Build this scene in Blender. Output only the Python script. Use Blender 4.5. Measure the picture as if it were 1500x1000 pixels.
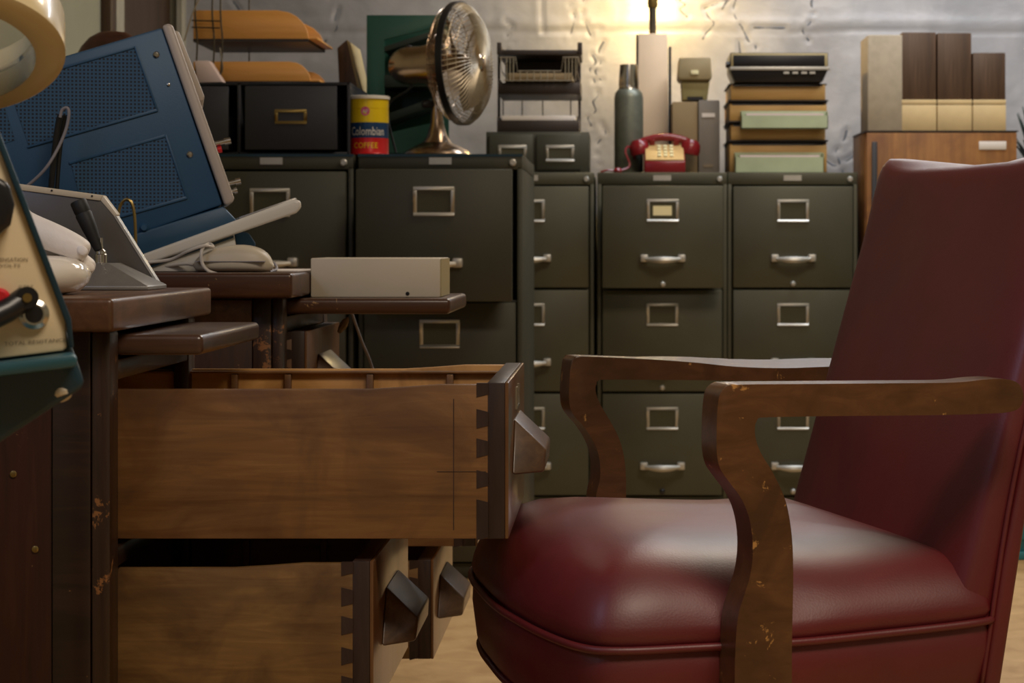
import bpy, bmesh, math, random
from mathutils import Vector, Matrix, noise
random.seed(7)
for o in list(bpy.data.objects): bpy.data.objects.remove(o)
SC = bpy.context.scene
COL = SC.collection
PI = math.pi
# ------------------------------------------------------------------ camera, light, exposure
F = 3000.0; CX = 905.0; CY = 355.0; H = 0.78
cd = bpy.data.cameras.new('camera'); cam = bpy.data.objects.new('camera', cd); COL.objects.link(cam)
cam.location = (0, 0, H); cam.rotation_euler = (PI/2, 0, 0)
cd.sensor_width = 36; cd.lens = 72; cd.shift_x = -155/1500; cd.shift_y = -145/1500
cd.clip_start = 0.05; cd.dof.use_dof = True; cd.dof.focus_distance = 2.25; cd.dof.aperture_fstop = 16
SC.camera = cam
SC.view_settings.view_transform = 'Standard'; SC.view_settings.look = 'None'
SC.view_settings.gamma = 1; SC.view_settings.use_curve_mapping = False
SC.view_settings.exposure = 0.0
w = bpy.data.worlds.new('world'); SC.world = w; w.use_nodes = True
w.node_tree.nodes['Background'].inputs[0].default_value = (0.8, 0.85, 1, 1)
w.node_tree.nodes['Background'].inputs[1].default_value = 0.12
def area(name, loc, rot, sx, sy, power, col):
    l = bpy.data.lights.new(name, 'AREA'); l.shape = 'RECTANGLE'; l.size = sx; l.size_y = sy
    l.energy = power; l.color = col
    o = bpy.data.objects.new(name, l); COL.objects.link(o); o.location = loc; o.rotation_euler = rot
    return o
area('ceiling_lamp_back', (0.75, 4.3, 2.55), (0, 0, 0), 1.1, 0.6, 34, (1.0, 0.84, 0.66))
area('ceiling_lamp_front', (0.7, 0.6, 2.55), (0, 0, 0), 1.2, 0.6, 41, (1.0, 0.85, 0.68))
area('wall_fill_light', (1.0, 5.7, 2.55), (0, 0, 0), 1.8, 0.3, 34, (0.83, 0.90, 1.0))  # unseen cool fill, added to brighten the back wall
area('window_light', (-1.36, 1.2, 1.75), (0, math.radians(-90), 0), 0.7, 0.9, 7.5, (0.55, 0.66, 1.0))

# ------------------------------------------------------------------ helpers
def hexc(h):
    h = h.lstrip('#'); v = [int(h[i:i+2], 16)/255 for i in (0, 2, 4)]
    return tuple((c/12.92 if c <= .04045 else ((c+.055)/1.055)**2.4) for c in v) + (1,)
def P(px, py, Y):
    return Vector(((px-CX)/F*Y, Y, H-(py-CY)/F*Y))
def XW(px, Y): return (px-CX)/F*Y
def ZW(py, Y): return H-(py-CY)/F*Y

class Plane:
    """vertical plane through (ox, oy); u runs horizontally along angle a, v away from the viewer"""
    def __init__(s, ox, oy, a=0):
        s.o = Vector((ox, oy, 0)); s.u = Vector((math.cos(a), math.sin(a), 0)); s.v = Vector((-math.sin(a), math.cos(a), 0))
    def w(s, u, z, t=0): return s.o + s.u*u + s.v*t + Vector((0, 0, z))
    def pick(s, px, py, t=0):
        o = s.o + s.v*t; k = (px-CX)/F
        u = (k*o.y-o.x)/(s.u.x-k*s.u.y)
        Y = o.y+s.u.y*u
        return u, H-(py-CY)/F*Y

MATS = {}
def newmat(name):
    m = bpy.data.materials.new(name); m.use_nodes = True; MATS[name] = m
    nt = m.node_tree; b = nt.nodes['Principled BSDF']
    return m, nt, b
def mix(nt, fac, a, b):
    n = nt.nodes.new('ShaderNodeMix'); n.data_type = 'RGBA'
    for i, v in ((0, fac), (6, a), (7, b)):
        if isinstance(v, (int, float, tuple)): n.inputs[i].default_value = v
        else: nt.links.new(v, n.inputs[i])
    return n.outputs[2]
def noise_n(nt, vec, scale, detail=4, dist=0, rough=.55):
    n = nt.nodes.new('ShaderNodeTexNoise'); nt.links.new(vec, n.inputs['Vector'])
    n.inputs['Scale'].default_value = scale; n.inputs['Detail'].default_value = detail
    n.inputs['Distortion'].default_value = dist; n.inputs['Roughness'].default_value = rough
    return n.outputs[0]
def ramp(nt, fac, p0, c0, p1, c1):
    r = nt.nodes.new('ShaderNodeValToRGB'); nt.links.new(fac, r.inputs[0])
    e = r.color_ramp.elements; e[0].position = p0; e[0].color = c0; e[1].position = p1; e[1].color = c1
    return r.outputs[0]
def coords(nt, sc=(1, 1, 1), loc=(0, 0, 0)):
    t = nt.nodes.new('ShaderNodeTexCoord'); m = nt.nodes.new('ShaderNodeMapping')
    nt.links.new(t.outputs['Object'], m.inputs[0]); m.inputs['Scale'].default_value = sc; m.inputs['Location'].default_value = loc
    return m.outputs[0]
def bump(nt, b, h, strength, dist=.001):
    n = nt.nodes.new('ShaderNodeBump'); n.inputs['Strength'].default_value = strength; n.inputs['Distance'].default_value = dist
    nt.links.new(h, n.inputs['Height']); nt.links.new(n.outputs[0], b.inputs['Normal'])
BW = ((0, 0, 0, 1), (1, 1, 1, 1))
def plain(name, c, rough=.5, metal=0, var=.12, vs=9, bmp=.05, bs=400, coat=0, spec=.5):
    m, nt, b = newmat(name); c = hexc(c)
    v = coords(nt)
    f = ramp(nt, noise_n(nt, v, vs, 5), .3, BW[0], .7, BW[1])
    nt.links.new(mix(nt, f, tuple(x*(1-var) for x in c[:3])+(1,), tuple(min(1, x*(1+var)) for x in c[:3])+(1,)), b.inputs['Base Color'])
    b.inputs['Roughness'].default_value = rough; b.inputs['Metallic'].default_value = metal
    b.inputs['Coat Weight'].default_value = coat; b.inputs['Specular IOR Level'].default_value = spec
    if bmp: bump(nt, b, noise_n(nt, v, bs, 2), bmp)
    return m
def wood(name, c0, c1, axis=0, rough=.45, fine=60, stretch=.07, blotch=None, chips=None, chipt=.72, coat=0, chipscale=30):
    m, nt, b = newmat(name)
    sc = [1, 1, 1]; sc[axis] = stretch
    v = coords(nt, tuple(sc)); vo = coords(nt)
    g = noise_n(nt, v, fine, 6, 1.2, .65); g2 = noise_n(nt, v, fine*.18, 4, 2.0)
    col = mix(nt, ramp(nt, g, .3, BW[0], .72, BW[1]), hexc(c0), hexc(c1))
    d = tuple(x*.55 for x in hexc(c0)[:3])+(1,)
    col = mix(nt, ramp(nt, g2, .45, (0, 0, 0, 1), .75, (.7, .7, .7, 1)), col, d)
    if blotch:
        col = mix(nt, ramp(nt, noise_n(nt, vo, 8, 5, .9), .45, (0, 0, 0, 1), .66, (.8, .8, .8, 1)), col, hexc(blotch))
    if chips:
        ch = noise_n(nt, coords(nt, (1, 1, 1), (3, 1, 7)), chipscale, 6, .4, .7)
        col = mix(nt, ramp(nt, ch, chipt, BW[0], chipt+.03, BW[1]), col, hexc(chips))
    nt.links.new(col, b.inputs['Base Color'])
    b.inputs['Roughness'].default_value = rough; b.inputs['Coat Weight'].default_value = coat; b.inputs['Coat Roughness'].default_value = .2
    bump(nt, b, g, .25, .0006)
    return m

M = {}
M['wood_side'] = wood('drawer_side_wood', '#6f4a28', '#8f673c', 0, .45, 70, .08, '#4f3320')
M['wood_side2'] = wood('drawer_side_wood_grey', '#6f4f2c', '#94703f', 0, .45, 70, .08, '#4c3119')
M['wood_in'] = wood('drawer_inner_wood', '#c08c4a', '#d8a562', 0, .5, 70, .08, '#8a5c2a')
M['wood_dark'] = wood('desk_dark_wood', '#20120a', '#352013', 0, .38, 60, .08, None, '#8a5f3a', .67, .2)
M['wood_panel'] = wood('desk_panel_wood', '#2c150b', '#401f12', 2, .38, 60, .08, None, '#7a5638', .68, .15)
M['wood_post'] = wood('desk_post_wood', '#281709', '#432a19', 2, .4, 60, .08, None, '#8a5a30', .63, .1)
M['wood_top'] = wood('desk_top_wood', '#54351f', '#7a5334', 1, .4, 60, .08, '#3c2414', '#a07a50', .67, .2)
M['wood_slab'] = wood('desk_slab_dark', '#3a2013', '#59351f', 0, .35, 60, .08, None, '#b08a60', .65, .25)
M['wood_slide'] = wood('slide_wood', '#38241a', '#54382a', 0, .3, 60, .08, None, '#9a7a50', .66, .3)
M['wood_end'] = wood('drawer_front_wood', '#2d1e17', '#41302a', 2, .42, 60, .1, None, '#6a4a30', .72)
M['wood_front'] = wood('drawer_face_wood', '#5a3a22', '#80562f', 2, .28, 60, .1, None, '#2a190f', .68, .5)
M['wood_pull'] = wood('drawer_pull_wood', '#4a3422', '#6c5036', 1, .42, 60, .1, None, '#35200f', .68, .35)
M['arm'] = wood('chair_arm_wood', '#54351b', '#70492a', 0, .36, 50, .09, '#412713', '#b5854a', .63, .2, 30)
M['armpost'] = wood('chair_post_wood', '#4a2b14', '#643c1c', 2, .33, 50, .09, '#38200f', '#b58545', .63, .25, 28)
M['walnut'] = wood('walnut_veneer', '#7d4f20', '#9c6a30', 2, .55, 60, .05, '#6a3c1a')
M['walnut_dark'] = wood('dark_walnut_vinyl', '#3f2b1c', '#5f4530', 2, .5, 90, .04)
M['ply'] = wood('orange_plywood', '#cf9348', '#dda25a', 0, .35, 30, .1)
M['tan_wood'] = wood('tan_tray_wood', '#a78246', '#b89358', 0, .5, 40, .08)
M['door'] = wood('door_wood', '#3d2a1c', '#4f3826', 2, .45, 60, .05)
M['tray_brown'] = plain('dark_brown_tray', '#2f2521', .45)
M['leather'] = None
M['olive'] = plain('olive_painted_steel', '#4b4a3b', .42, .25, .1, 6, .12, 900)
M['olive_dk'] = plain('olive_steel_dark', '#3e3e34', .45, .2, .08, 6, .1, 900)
M['black_steel'] = plain('charcoal_steel', '#32343a', .45, .3, .1)
M['slot'] = plain('empty_card_slot', '#3d3c28', .5)
M['card'] = plain('cream_card', '#e6dcae', .7)
M['chrome'] = plain('chrome', '#c9c6c0', .22, 1, .05, 9, 0)
M['alu'] = plain('brushed_aluminium', '#c0bdb5', .4, .7, .08, 20, .05)
M['brass'] = plain('aged_brass', '#9a8450', .35, .9, .2)
M['nickel'] = plain('warm_nickel_plate', '#b39c85', .24, 1, .15, 20, 0)
M['blade_metal'] = plain('dull_blade_metal', '#8d8070', .5, .6, .1)
M['black'] = plain('black_plastic', '#16161a', .35)
M['black_matte'] = plain('black_rubber', '#141414', .6)
M['blue'] = plain('blue_vinyl_steel', '#2b5478', .45, .1, .06, 9, .15, 700)
M['blue_dk'] = plain('deep_blue_steel', '#234a68', .45, .1, .06)
M['bezel'] = plain('pale_grey_casting', '#bdb3ab', .45, .1, .04)
M['white'] = plain('white_plastic', '#dcd8cf', .35, 0, .03)
M['gloss_white'] = plain('glossy_white_plastic', '#efe6d8', .12, 0, .02, 9, 0, 400, .6)
M['cream'] = plain('cream_enamel', '#cfc3ad', .45, 0, .03)
M['cream_side'] = plain('cream_side', '#a3946b', .5, 0, .03)
M['plaster'] = plain('white_plaster', '#efe8e2', .5, 0, .04, 30, .5, 160)
M['grey_metal'] = plain('grey_hammered_metal', '#96938e', .38, .6, .08, 40, .2, 500)
M['grey_panel'] = plain('dark_grey_panel', '#5e5a57', .35, .2, .03)
M['teal'] = plain('dark_teal_enamel', '#2c5560', .35, .1, .1)
M['teal_dk'] = plain('deep_teal_enamel', '#1a3542', .35, .1, .1)
M['teal_box'] = plain('teal_cabinet_paint', '#2f7f90', .5, 0, .06)
M['panel_cream'] = plain('instrument_cream', '#dccaa6', .5, 0, .03)
M['red'] = plain('red_telephone_plastic', '#7e1b20', .25, 0, .05)
M['red_bright'] = plain('red_plastic', '#c8202a', .35)
M['tan'] = plain('tan_faceplate', '#c3a169', .45)
M['hammer_green'] = plain('hammertone_green', '#74776a', .4, .45, .12, 60, .4, 300)
M['kraft'] = plain('kraft_board', '#8f7a58', .8, 0, .06)
M['grey_board'] = plain('grey_board', '#80786e', .7, 0, .05)
M['beige_fabric'] = plain('beige_linen_board', '#a89a84', .8, 0, .08, 40, .3, 500)
M['cream_box'] = plain('cream_box_vinyl', '#cdb382', .55)
M['mint'] = plain('mint_green_enamel', '#a8b392', .45)
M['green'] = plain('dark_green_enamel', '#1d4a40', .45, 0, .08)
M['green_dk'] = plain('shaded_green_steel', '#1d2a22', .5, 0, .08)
M['lamp_white'] = plain('white_lamp_ceramic', '#ead2b4', .4, 0, .03)
M['olive_case'] = plain('olive_plastic_case', '#8d8356', .5)
M['olive_lid'] = plain('khaki_lid', '#9a8a66', .55)
M['paper'] = plain('paper', '#e2dad2', .8, 0, .03)
M['pink_paper'] = plain('pinkish_paper', '#d9c5c2', .8, 0, .03)
M['wire'] = plain('dark_wire', '#4c463a', .4, .5)
M['wire_light'] = plain('plated_wire', '#9a8e78', .42, .5)
M['cable_grey'] = plain('grey_cable', '#8f8c94', .5)
M['cable_white'] = plain('white_cable', '#d4cdc4', .45)
M['can_yellow'] = plain('can_yellow', '#e8c812', .3, .1, .03)
M['can_blue'] = plain('can_blue', '#123a66', .3, .1, .1)
M['can_red'] = plain('can_red', '#c4161c', .3, .1, .04)
M['pink'] = plain('pink_emblem', '#d2558a', .4)
M['ink_yellow'] = plain('yellow_lettering', '#f0c810', .4)
M['ink_white'] = plain('white_lettering', '#dcd8d0', .5)
M['ink_dark'] = plain('dark_lettering', '#85765f', .6)
M['wall_paint'] = plain('pale_wall_paint', '#9c9a84', .7, 0, .05, 4, .2, 80)
M['ceiling_paint'] = plain('ceiling_paint', '#a8a294', .8)
M['trim_white'] = plain('white_trim_paint', '#aaa696', .6)
M['lampring'] = plain('cream_lamp_enamel', '#d8c79c', .25, 0, .03, 9, 0, 400, .4)
M['brown_leather'] = plain('brown_leather', '#4a2e24', .35, 0, .25, 60, .4, 200)
M['plant'] = plain('dark_green_leaf', '#23372e', .5, 0, .25, 40)
M['terracotta'] = plain('brown_pot', '#5a3b2a', .7)
# red leather
m, nt, b = newmat('red_leather')
v = coords(nt)
c = mix(nt, ramp(nt, noise_n(nt, v, 5, 4, .4), .35, BW[0], .7, BW[1]), hexc('#5c1016'), hexc('#6d151a'))
nt.links.new(c, b.inputs['Base Color'])
r = nt.nodes.new('ShaderNodeMapRange'); nt.links.new(noise_n(nt, v, 12, 5), r.inputs[0]); r.inputs[3].default_value = .42; r.inputs[4].default_value = .56
nt.links.new(r.outputs[0], b.inputs['Roughness']); b.inputs['Specular IOR Level'].default_value = .75
b.inputs['Coat Weight'].default_value = .12; b.inputs['Coat Roughness'].default_value = .32
vo = nt.nodes.new('ShaderNodeTexVoronoi'); vo.inputs['Scale'].default_value = 420; nt.links.new(v, vo.inputs['Vector'])
bump(nt, b, vo.outputs[0], .12, .0006); M['leather'] = m
# fine vent mesh
m, nt, b = newmat('blue_perforated_mesh')
v = coords(nt)
sp = nt.nodes.new('ShaderNodeSeparateXYZ'); nt.links.new(v, sp.inputs[0])
def wv(o):
    a = nt.nodes.new('ShaderNodeMath'); a.operation = 'MULTIPLY'; a.inputs[1].default_value = 2*PI/.0052; nt.links.new(o, a.inputs[0])
    s = nt.nodes.new('ShaderNodeMath'); s.operation = 'SINE'; nt.links.new(a.outputs[0], s.inputs[0])
    g = nt.nodes.new('ShaderNodeMath'); g.operation = 'GREATER_THAN'; g.inputs[1].default_value = -.15; nt.links.new(s.outputs[0], g.inputs[0]); return g.outputs[0]
mm = nt.nodes.new('ShaderNodeMath'); mm.operation = 'MULTIPLY'; nt.links.new(wv(sp.outputs[0]), mm.inputs[0]); nt.links.new(wv(sp.outputs[2]), mm.inputs[1])
nt.links.new(mix(nt, mm.outputs[0], hexc('#2d587e'), hexc('#0c1c2c')), b.inputs['Base Color']); b.inputs['Roughness'].default_value = .5
M['mesh'] = m
# foil wall
m, nt, b = newmat('foil_insulation')
v = coords(nt)
n1 = noise_n(nt, v, 5, 5, .6); n2 = noise_n(nt, coords(nt, (1, 1, 1.6)), 22, 6, 1.2)
nt.links.new(mix(nt, ramp(nt, n1, .3, BW[0], .7, BW[1]), hexc('#9a9ba0'), hexc('#bcbcc0')), b.inputs['Base Color'])
b.inputs['Metallic'].default_value = .25; b.inputs['Roughness'].default_value = .45
bump(nt, b, n2, .2, .004); M['foil'] = m
# floor
m, nt, b = newmat('tan_floor')
v = coords(nt)
nt.links.new(mix(nt, ramp(nt, noise_n(nt, v, 14, 6, .5), .3, BW[0], .7, BW[1]), hexc('#a88556'), hexc('#c5a372')), b.inputs['Base Color'])
b.inputs['Roughness'].default_value = .55; bump(nt, b, noise_n(nt, v, 60, 4), .15, .002); M['floor'] = m
m, nt, b = newmat('bulb_glass'); b.inputs['Emission Color'].default_value = (1, .74, .32, 1); b.inputs['Emission Strength'].default_value = 30
b.inputs['Base Color'].default_value = (1, .9, .7, 1); M['bulb'] = m
m, nt, b = newmat('lens_glass'); b.inputs['Base Color'].default_value = hexc('#eeeeea'); b.inputs['Roughness'].default_value = .03
b.inputs['Transmission Weight'].default_value = .92; b.inputs['IOR'].default_value = 1.1; M['lens'] = m

# ---- mesh building
def finish(bm, name, mat, parent=None, bev=0, seg=2, ang=32, smooth=True, sub=0):
    bmesh.ops.remove_doubles(bm, verts=bm.verts, dist=1e-6)
    bmesh.ops.recalc_face_normals(bm, faces=bm.faces)
    if bev:
        es = [e for e in bm.edges if len(e.link_faces) == 2 and e.calc_face_angle(0) > math.radians(40)]
        bmesh.ops.bevel(bm, geom=es, offset=bev, segments=seg, profile=.5, affect='EDGES', clamp_overlap=True)
    me = bpy.data.meshes.new(name)
    off = world_loc(parent) if parent else None
    if off is not None:
        for vv in bm.verts: vv.co -= off
    bm.to_mesh(me); bm.free()
    if smooth:
        for p in me.polygons: p.use_smooth = True
        me.set_sharp_from_angle(angle=math.radians(ang))
    me.materials.append(mat)
    o = bpy.data.objects.new(name, me); COL.objects.link(o)
    if parent: o.parent = parent
    if sub:
        s = o.modifiers.new('sub', 'SUBSURF'); s.levels = sub; s.render_levels = sub
    return o
def world_loc(o):
    v = Vector(o.location)
    while o.parent: o = o.parent; v += Vector(o.location)
    return v
def thing(name, label, cat, loc=(0, 0, 0), group=None):
    o = bpy.data.objects.new(name, None); COL.objects.link(o); o.location = loc; o.empty_display_size = .05
    o['label'] = label; o['category'] = cat
    if group: o['group'] = group
    return o
def tag(o, label, cat, group=None):
    o['label'] = label; o['category'] = cat
    if group: o['group'] = group
    # put the origin at the base centre
    me = o.data; vs = [v.co for v in me.vertices]
    c = Vector(((min(v.x for v in vs)+max(v.x for v in vs))/2, (min(v.y for v in vs)+max(v.y for v in vs))/2, min(v.z for v in vs)))
    me.transform(Matrix.Translation(-c)); o.location = c
    return o
def struct(o): o['kind'] = 'structure'; return o
def box(bm, x0, x1, y0, y1, z0, z1, mat=None):
    vs = [bm.verts.new((x, y, z)) for x in (x0, x1) for y in (y0, y1) for z in (z0, z1)]
    for f in ((0, 1, 3, 2), (4, 6, 7, 5), (0, 4, 5, 1), (2, 3, 7, 6), (0, 2, 6, 4), (1, 5, 7, 3)):
        bm.faces.new([vs[i] for i in f])
    if mat is not None:
        for v in vs: v.co = mat @ v.co
    return vs
def B(*boxes):
    bm = bmesh.new()
    for b_ in boxes: box(bm, *b_)
    return bm
def prism(pl, pts, t0, t1, bm=None, px=True, at=0):
    """pts in photo pixels on plane pl (or local u,z when px=False), extruded from depth t0 to t1"""
    bm = bm or bmesh.new()
    q = [pl.pick(a, b_, at) for a, b_ in pts] if px else pts
    A = [bm.verts.new(pl.w(u, z, t0)) for u, z in q]; C = [bm.verts.new(pl.w(u, z, t1)) for u, z in q]
    bm.faces.new(A); bm.faces.new(C[::-1])
    n = len(q)
    for i in range(n): bm.faces.new((A[i], C[i], C[(i+1) % n], A[(i+1) % n]))
    return bm
def catmull(pts, n=6, closed=False):
    out = []; N = len(pts)
    rng = range(N if closed else N-1)
    for i in rng:
        g = (lambda k: Vector(pts[k % N])) if closed else (lambda k: Vector(pts[max(0, min(N-1, k))]))
        p0, p1, p2, p3 = g(i-1), g(i), g(i+1), g(i+2)
        for j in range(n):
            t = j/n
            out.append(.5*((2*p1)+(-p0+p2)*t+(2*p0-5*p1+4*p2-p3)*t*t+(-p0+3*p1-3*p2+p3)*t**3))
    if not closed: out.append(Vector(pts[-1]))
    return out
def tube(pts, r, seg=8, bm=None, closed=False, smooth=0):
    bm = bm or bmesh.new()
    pts = [Vector(p) for p in pts]
    if smooth: pts = catmull(pts, smooth, closed)
    n = len(pts); rs = r if callable(r) else (lambda t: r)
    rings = []; up = None
    for i, p in enumerate(pts):
        if closed: t = (pts[(i+1) % n]-pts[i-1]).normalized()
        else: t = (pts[min(n-1, i+1)]-pts[max(0, i-1)]).normalized()
        if up is None:
            up = Vector((0, 0, 1)) if abs(t.z) < .9 else Vector((1, 0, 0))
        s = t.cross(up).normalized(); up = s.cross(t).normalized()
        rr = rs(i/(n-1))
        rings.append([bm.verts.new(p+(s*math.cos(2*PI*k/seg)+up*math.sin(2*PI*k/seg))*rr) for k in range(seg)])
    for i in range(n if closed else n-1):
        a = rings[i]; c = rings[(i+1) % n]
        for k in range(seg): bm.faces.new((a[k], a[(k+1) % seg], c[(k+1) % seg], c[k]))
    if not closed: bm.faces.new(rings[0][::-1]); bm.faces.new(rings[-1])
    return bm
def lathe(prof, base, axis=(0, 0, 1), seg=32, bm=None, cap=True):
    """prof: (radius, distance along axis)"""
    bm = bm or bmesh.new(); ax = Vector(axis).normalized(); base = Vector(base)
    q = Vector((0, 0, 1)).rotation_difference(ax).to_matrix()
    rings = []
    for r, h in prof:
        if r < 1e-6: rings.append([bm.verts.new(base+ax*h)])
        else: rings.append([bm.verts.new(base+q@Vector((r*math.cos(2*PI*k/seg), r*math.sin(2*PI*k/seg), h))) for k in range(seg)])
    for a, c in zip(rings, rings[1:]):
        for k in range(seg):
            k2 = (k+1) % seg
            if len(a) == 1 and len(c) == 1: continue
            if len(a) == 1: bm.faces.new((a[0], c[k2], c[k]))
            elif len(c) == 1: bm.faces.new((a[k], a[k2], c[0]))
            else: bm.faces.new((a[k], a[k2], c[k2], c[k]))
    if cap and len(rings[0]) > 1: bm.faces.new(rings[0][::-1])
    if cap and len(rings[-1]) > 1: bm.faces.new(rings[-1])
    return bm
def text_bm(s, height, fn, width=None, extrude=.0004):
    """letters as a mesh; fn maps (x, y, depth) in metres to world"""
    cu = bpy.data.curves.new('lettering', 'FONT'); cu.body = s; cu.size = 1; cu.align_x = 'CENTER'; cu.resolution_u = 2
    o = bpy.data.objects.new('lettering', cu); COL.objects.link(o)
    dg = bpy.context.evaluated_depsgraph_get(); dg.update()
    me = bpy.data.meshes.new_from_object(o.evaluated_get(dg))
    bm = bmesh.new(); bm.from_mesh(me)
    bpy.data.objects.remove(o); bpy.data.curves.remove(cu); bpy.data.meshes.remove(me)
    bmesh.ops.triangulate(bm, faces=bm.faces)
    xs = [v.co.x for v in bm.verts]; wd = max(xs)-min(xs); mx = (max(xs)+min(xs))/2; k = height/.7
    kx = (width/wd) if width else k
    for v in bm.verts: v.co = fn((v.co.x-mx)*kx, v.co.y*k, 0)
    return bm

# ================================================================== ROOM
XL, XR, YB, YF, ZC = -1.44, 2.6, 6.75, -1.6, 2.6
struct(finish(B((XL-.1, XR+.1, YF-.1, YB+.1, -.05, 0)), 'floor', M['floor']))
struct(finish(B((XL-.1, XR+.1, YF-.1, YB+.1, ZC, ZC+.05)), 'ceiling', M['ceiling_paint']))
struct(finish(B((XR, XR+.1, YF, YB, 0, ZC)), 'wall_right', M['wall_paint']))
struct(finish(B((XL-.1, XR+.1, YF-.1, YF, 0, ZC)), 'wall_front', M['wall_paint']))
# left wall with a window opening near the camera (out of frame) and the brown door at the far end
struct(finish(B((XL-.1, XL, YF, .6, 0, ZC), (XL-.1, XL, .6, 1.8, 0, 1.3), (XL-.1, XL, .6, 1.8, 2.2, ZC), (XL-.1, XL, 1.8, 5.86, 0, ZC),
                (XL-.1, XL, 5.86, 6.7, 2.05, ZC), (XL-.1, XL, 6.7, YB, 0, ZC)), 'wall_left', M['wall_paint']))
win = struct(finish(B((XL-.08, XL-.02, .6, 1.8, 1.3, 1.34), (XL-.08, XL-.02, .6, 1.8, 2.16, 2.2), (XL-.08, XL-.02, .6, .64, 1.34, 2.16), (XL-.08, XL-.02, 1.76, 1.8, 1.34, 2.16), (XL-.08, XL-.02, 1.18, 1.22, 1.34, 2.16)), 'window_1', M['trim_white']))
finish(B((XL-.06, XL-.055, .64, 1.18, 1.34, 2.16), (XL-.06, XL-.055, 1.22, 1.76, 1.34, 2.16)), 'pane', M['lens'], win)
d = struct(finish(B((XL-.06, XL-.02, 5.9, 6.68, .01, 2.02)), 'door_1', M['door'], bev=.003))
finish(lathe([(0, 0), (.01, 0), (.01, .03), (.026, .04), (.028, .055), (.02, .065), (0, .068)], (XL-.02, 5.98, 1.0), (1, 0, 0), 16), 'door_knob', M['brass'], d)
struct(finish(B((XL, XL+.018, 5.80, 5.90, 0, 2.1), (XL, XL+.018, 6.68, 6.75, 0, 2.1), (XL, XL+.018, 5.9, 6.68, 2.02, 2.1)), 'trim_1', M['trim_white'], bev=.003))
struct(finish(B((XL, XL+.03, 5.70, 5.765, 0, ZC)), 'trim_2', M['door'], bev=.004))
# foil back wall: displaced grid with creases and one long seam
def rng(a, b_, s):
    n = max(1, int(round((b_-a)/s))); return [a+(b_-a)*i/n for i in range(n)]
xs = rng(XL-.05, 1.5, .009)+rng(1.5, XR+.05, .1)+[XR+.05]
zs = rng(0, .9, .1)+rng(.9, 1.66, .009)+rng(1.66, ZC, .1)+[ZC]
creases = []
for px, y0, y1 in ((826, -20, 60), (870, -30, 45), (885, 60, 115), (868, 80, 190), (880, 180, 240), (1095, -40, 90), (1060, -20, 15), (1032, 12, 70), (1003, -10, 30), (1082, 60, 120), (495, 12, 60), (740, 30, 70), (1240, 190, 245), (1180, -20, 60), (340, 0, 60)):
    p = [(XW(px, YB), ZW(y0, YB))]
    n = max(4, int((y1-y0)/13))
    for i in range(n):
        x_, z_ = p[-1]; p.append((x_+random.choice((-1, 1))*random.uniform(.004, .026), z_-(y1-y0)/444/n*random.uniform(.6, 1.4)))
    creases.append(p)
creases.append([(XW(1032, YB), ZW(12, YB)), (XW(1062, YB), ZW(0, YB)), (XW(1085, YB), ZW(-20, YB))])
creases.append([(XW(1205, YB), ZW(230, YB)), (XW(1225, YB), ZW(243, YB)), (XW(1255, YB), ZW(225, YB))])
creases.append([(XW(1104, YB), ZW(40, YB)), (XW(1150, YB), ZW(41, YB))])
creases.append([(XW(795, YB), ZW(46, YB)), (XW(880, YB), ZW(41, YB))]); creases.append([(XW(795, YB), ZW(46, YB)), (XW(793, YB), ZW(-10, YB))])
def dseg(x, z, a, b_):
    dx, dz = b_[0]-a[0], b_[1]-a[1]; L = dx*dx+dz*dz+1e-12
    t = max(0, min(1, ((x-a[0])*dx+(z-a[1])*dz)/L)); return math.hypot(x-a[0]-dx*t, z-a[1]-dz*t)
def wall_d(x, z):
    h = .012*noise.noise(Vector((x*2.2, z*2.2, 0)))+.004*noise.noise(Vector((x*6, z*4, 3)))+.0015*abs(noise.noise(Vector((x*17, z*12, 9))))
    zz = ZW(46, YB)+.004*math.sin(x*9)
    h -= .0025*math.exp(-((z-zz)/.005)**2); h += .003*math.exp(-((z-zz-.03)/.02)**2)
    if .85 < z < 1.7 and x < 1.6:
        for p in creases:
            if abs(p[0][0]-x) > .22: continue
            for a, c in zip(p, p[1:]):
                dd = dseg(x, z, a, c)
                if dd < .03: h += -.0035*math.exp(-(dd/.008)**2)+.001*math.exp(-((dd-.014)/.008)**2); break
    return h
bm = bmesh.new(); g = [[bm.verts.new((x, YB-wall_d(x, z), z)) for z in zs] for x in xs]
for i in range(len(xs)-1):
    for j in range(len(zs)-1): bm.faces.new((g[i][j], g[i+1][j], g[i+1][j+1], g[i][j+1]))
o = finish(bm, 'wall_back', M['foil'], ang=180); struct(o)
if o.data.polygons[0].normal.y > 0: o.data.flip_normals()

M['crease_shade'] = plain('foil_crease_shade', '#666b76', .55, .2, .1)  # dark tubes along the folds: crease shade put into colour
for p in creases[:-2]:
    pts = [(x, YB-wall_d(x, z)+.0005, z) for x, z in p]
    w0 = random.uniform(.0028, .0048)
    finish(tube(pts, lambda q: w0*(.35+.65*abs(math.sin(q*5+w0*900))), 6, smooth=5), 'crease_shade', M['crease_shade'], o, ang=180)
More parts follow.
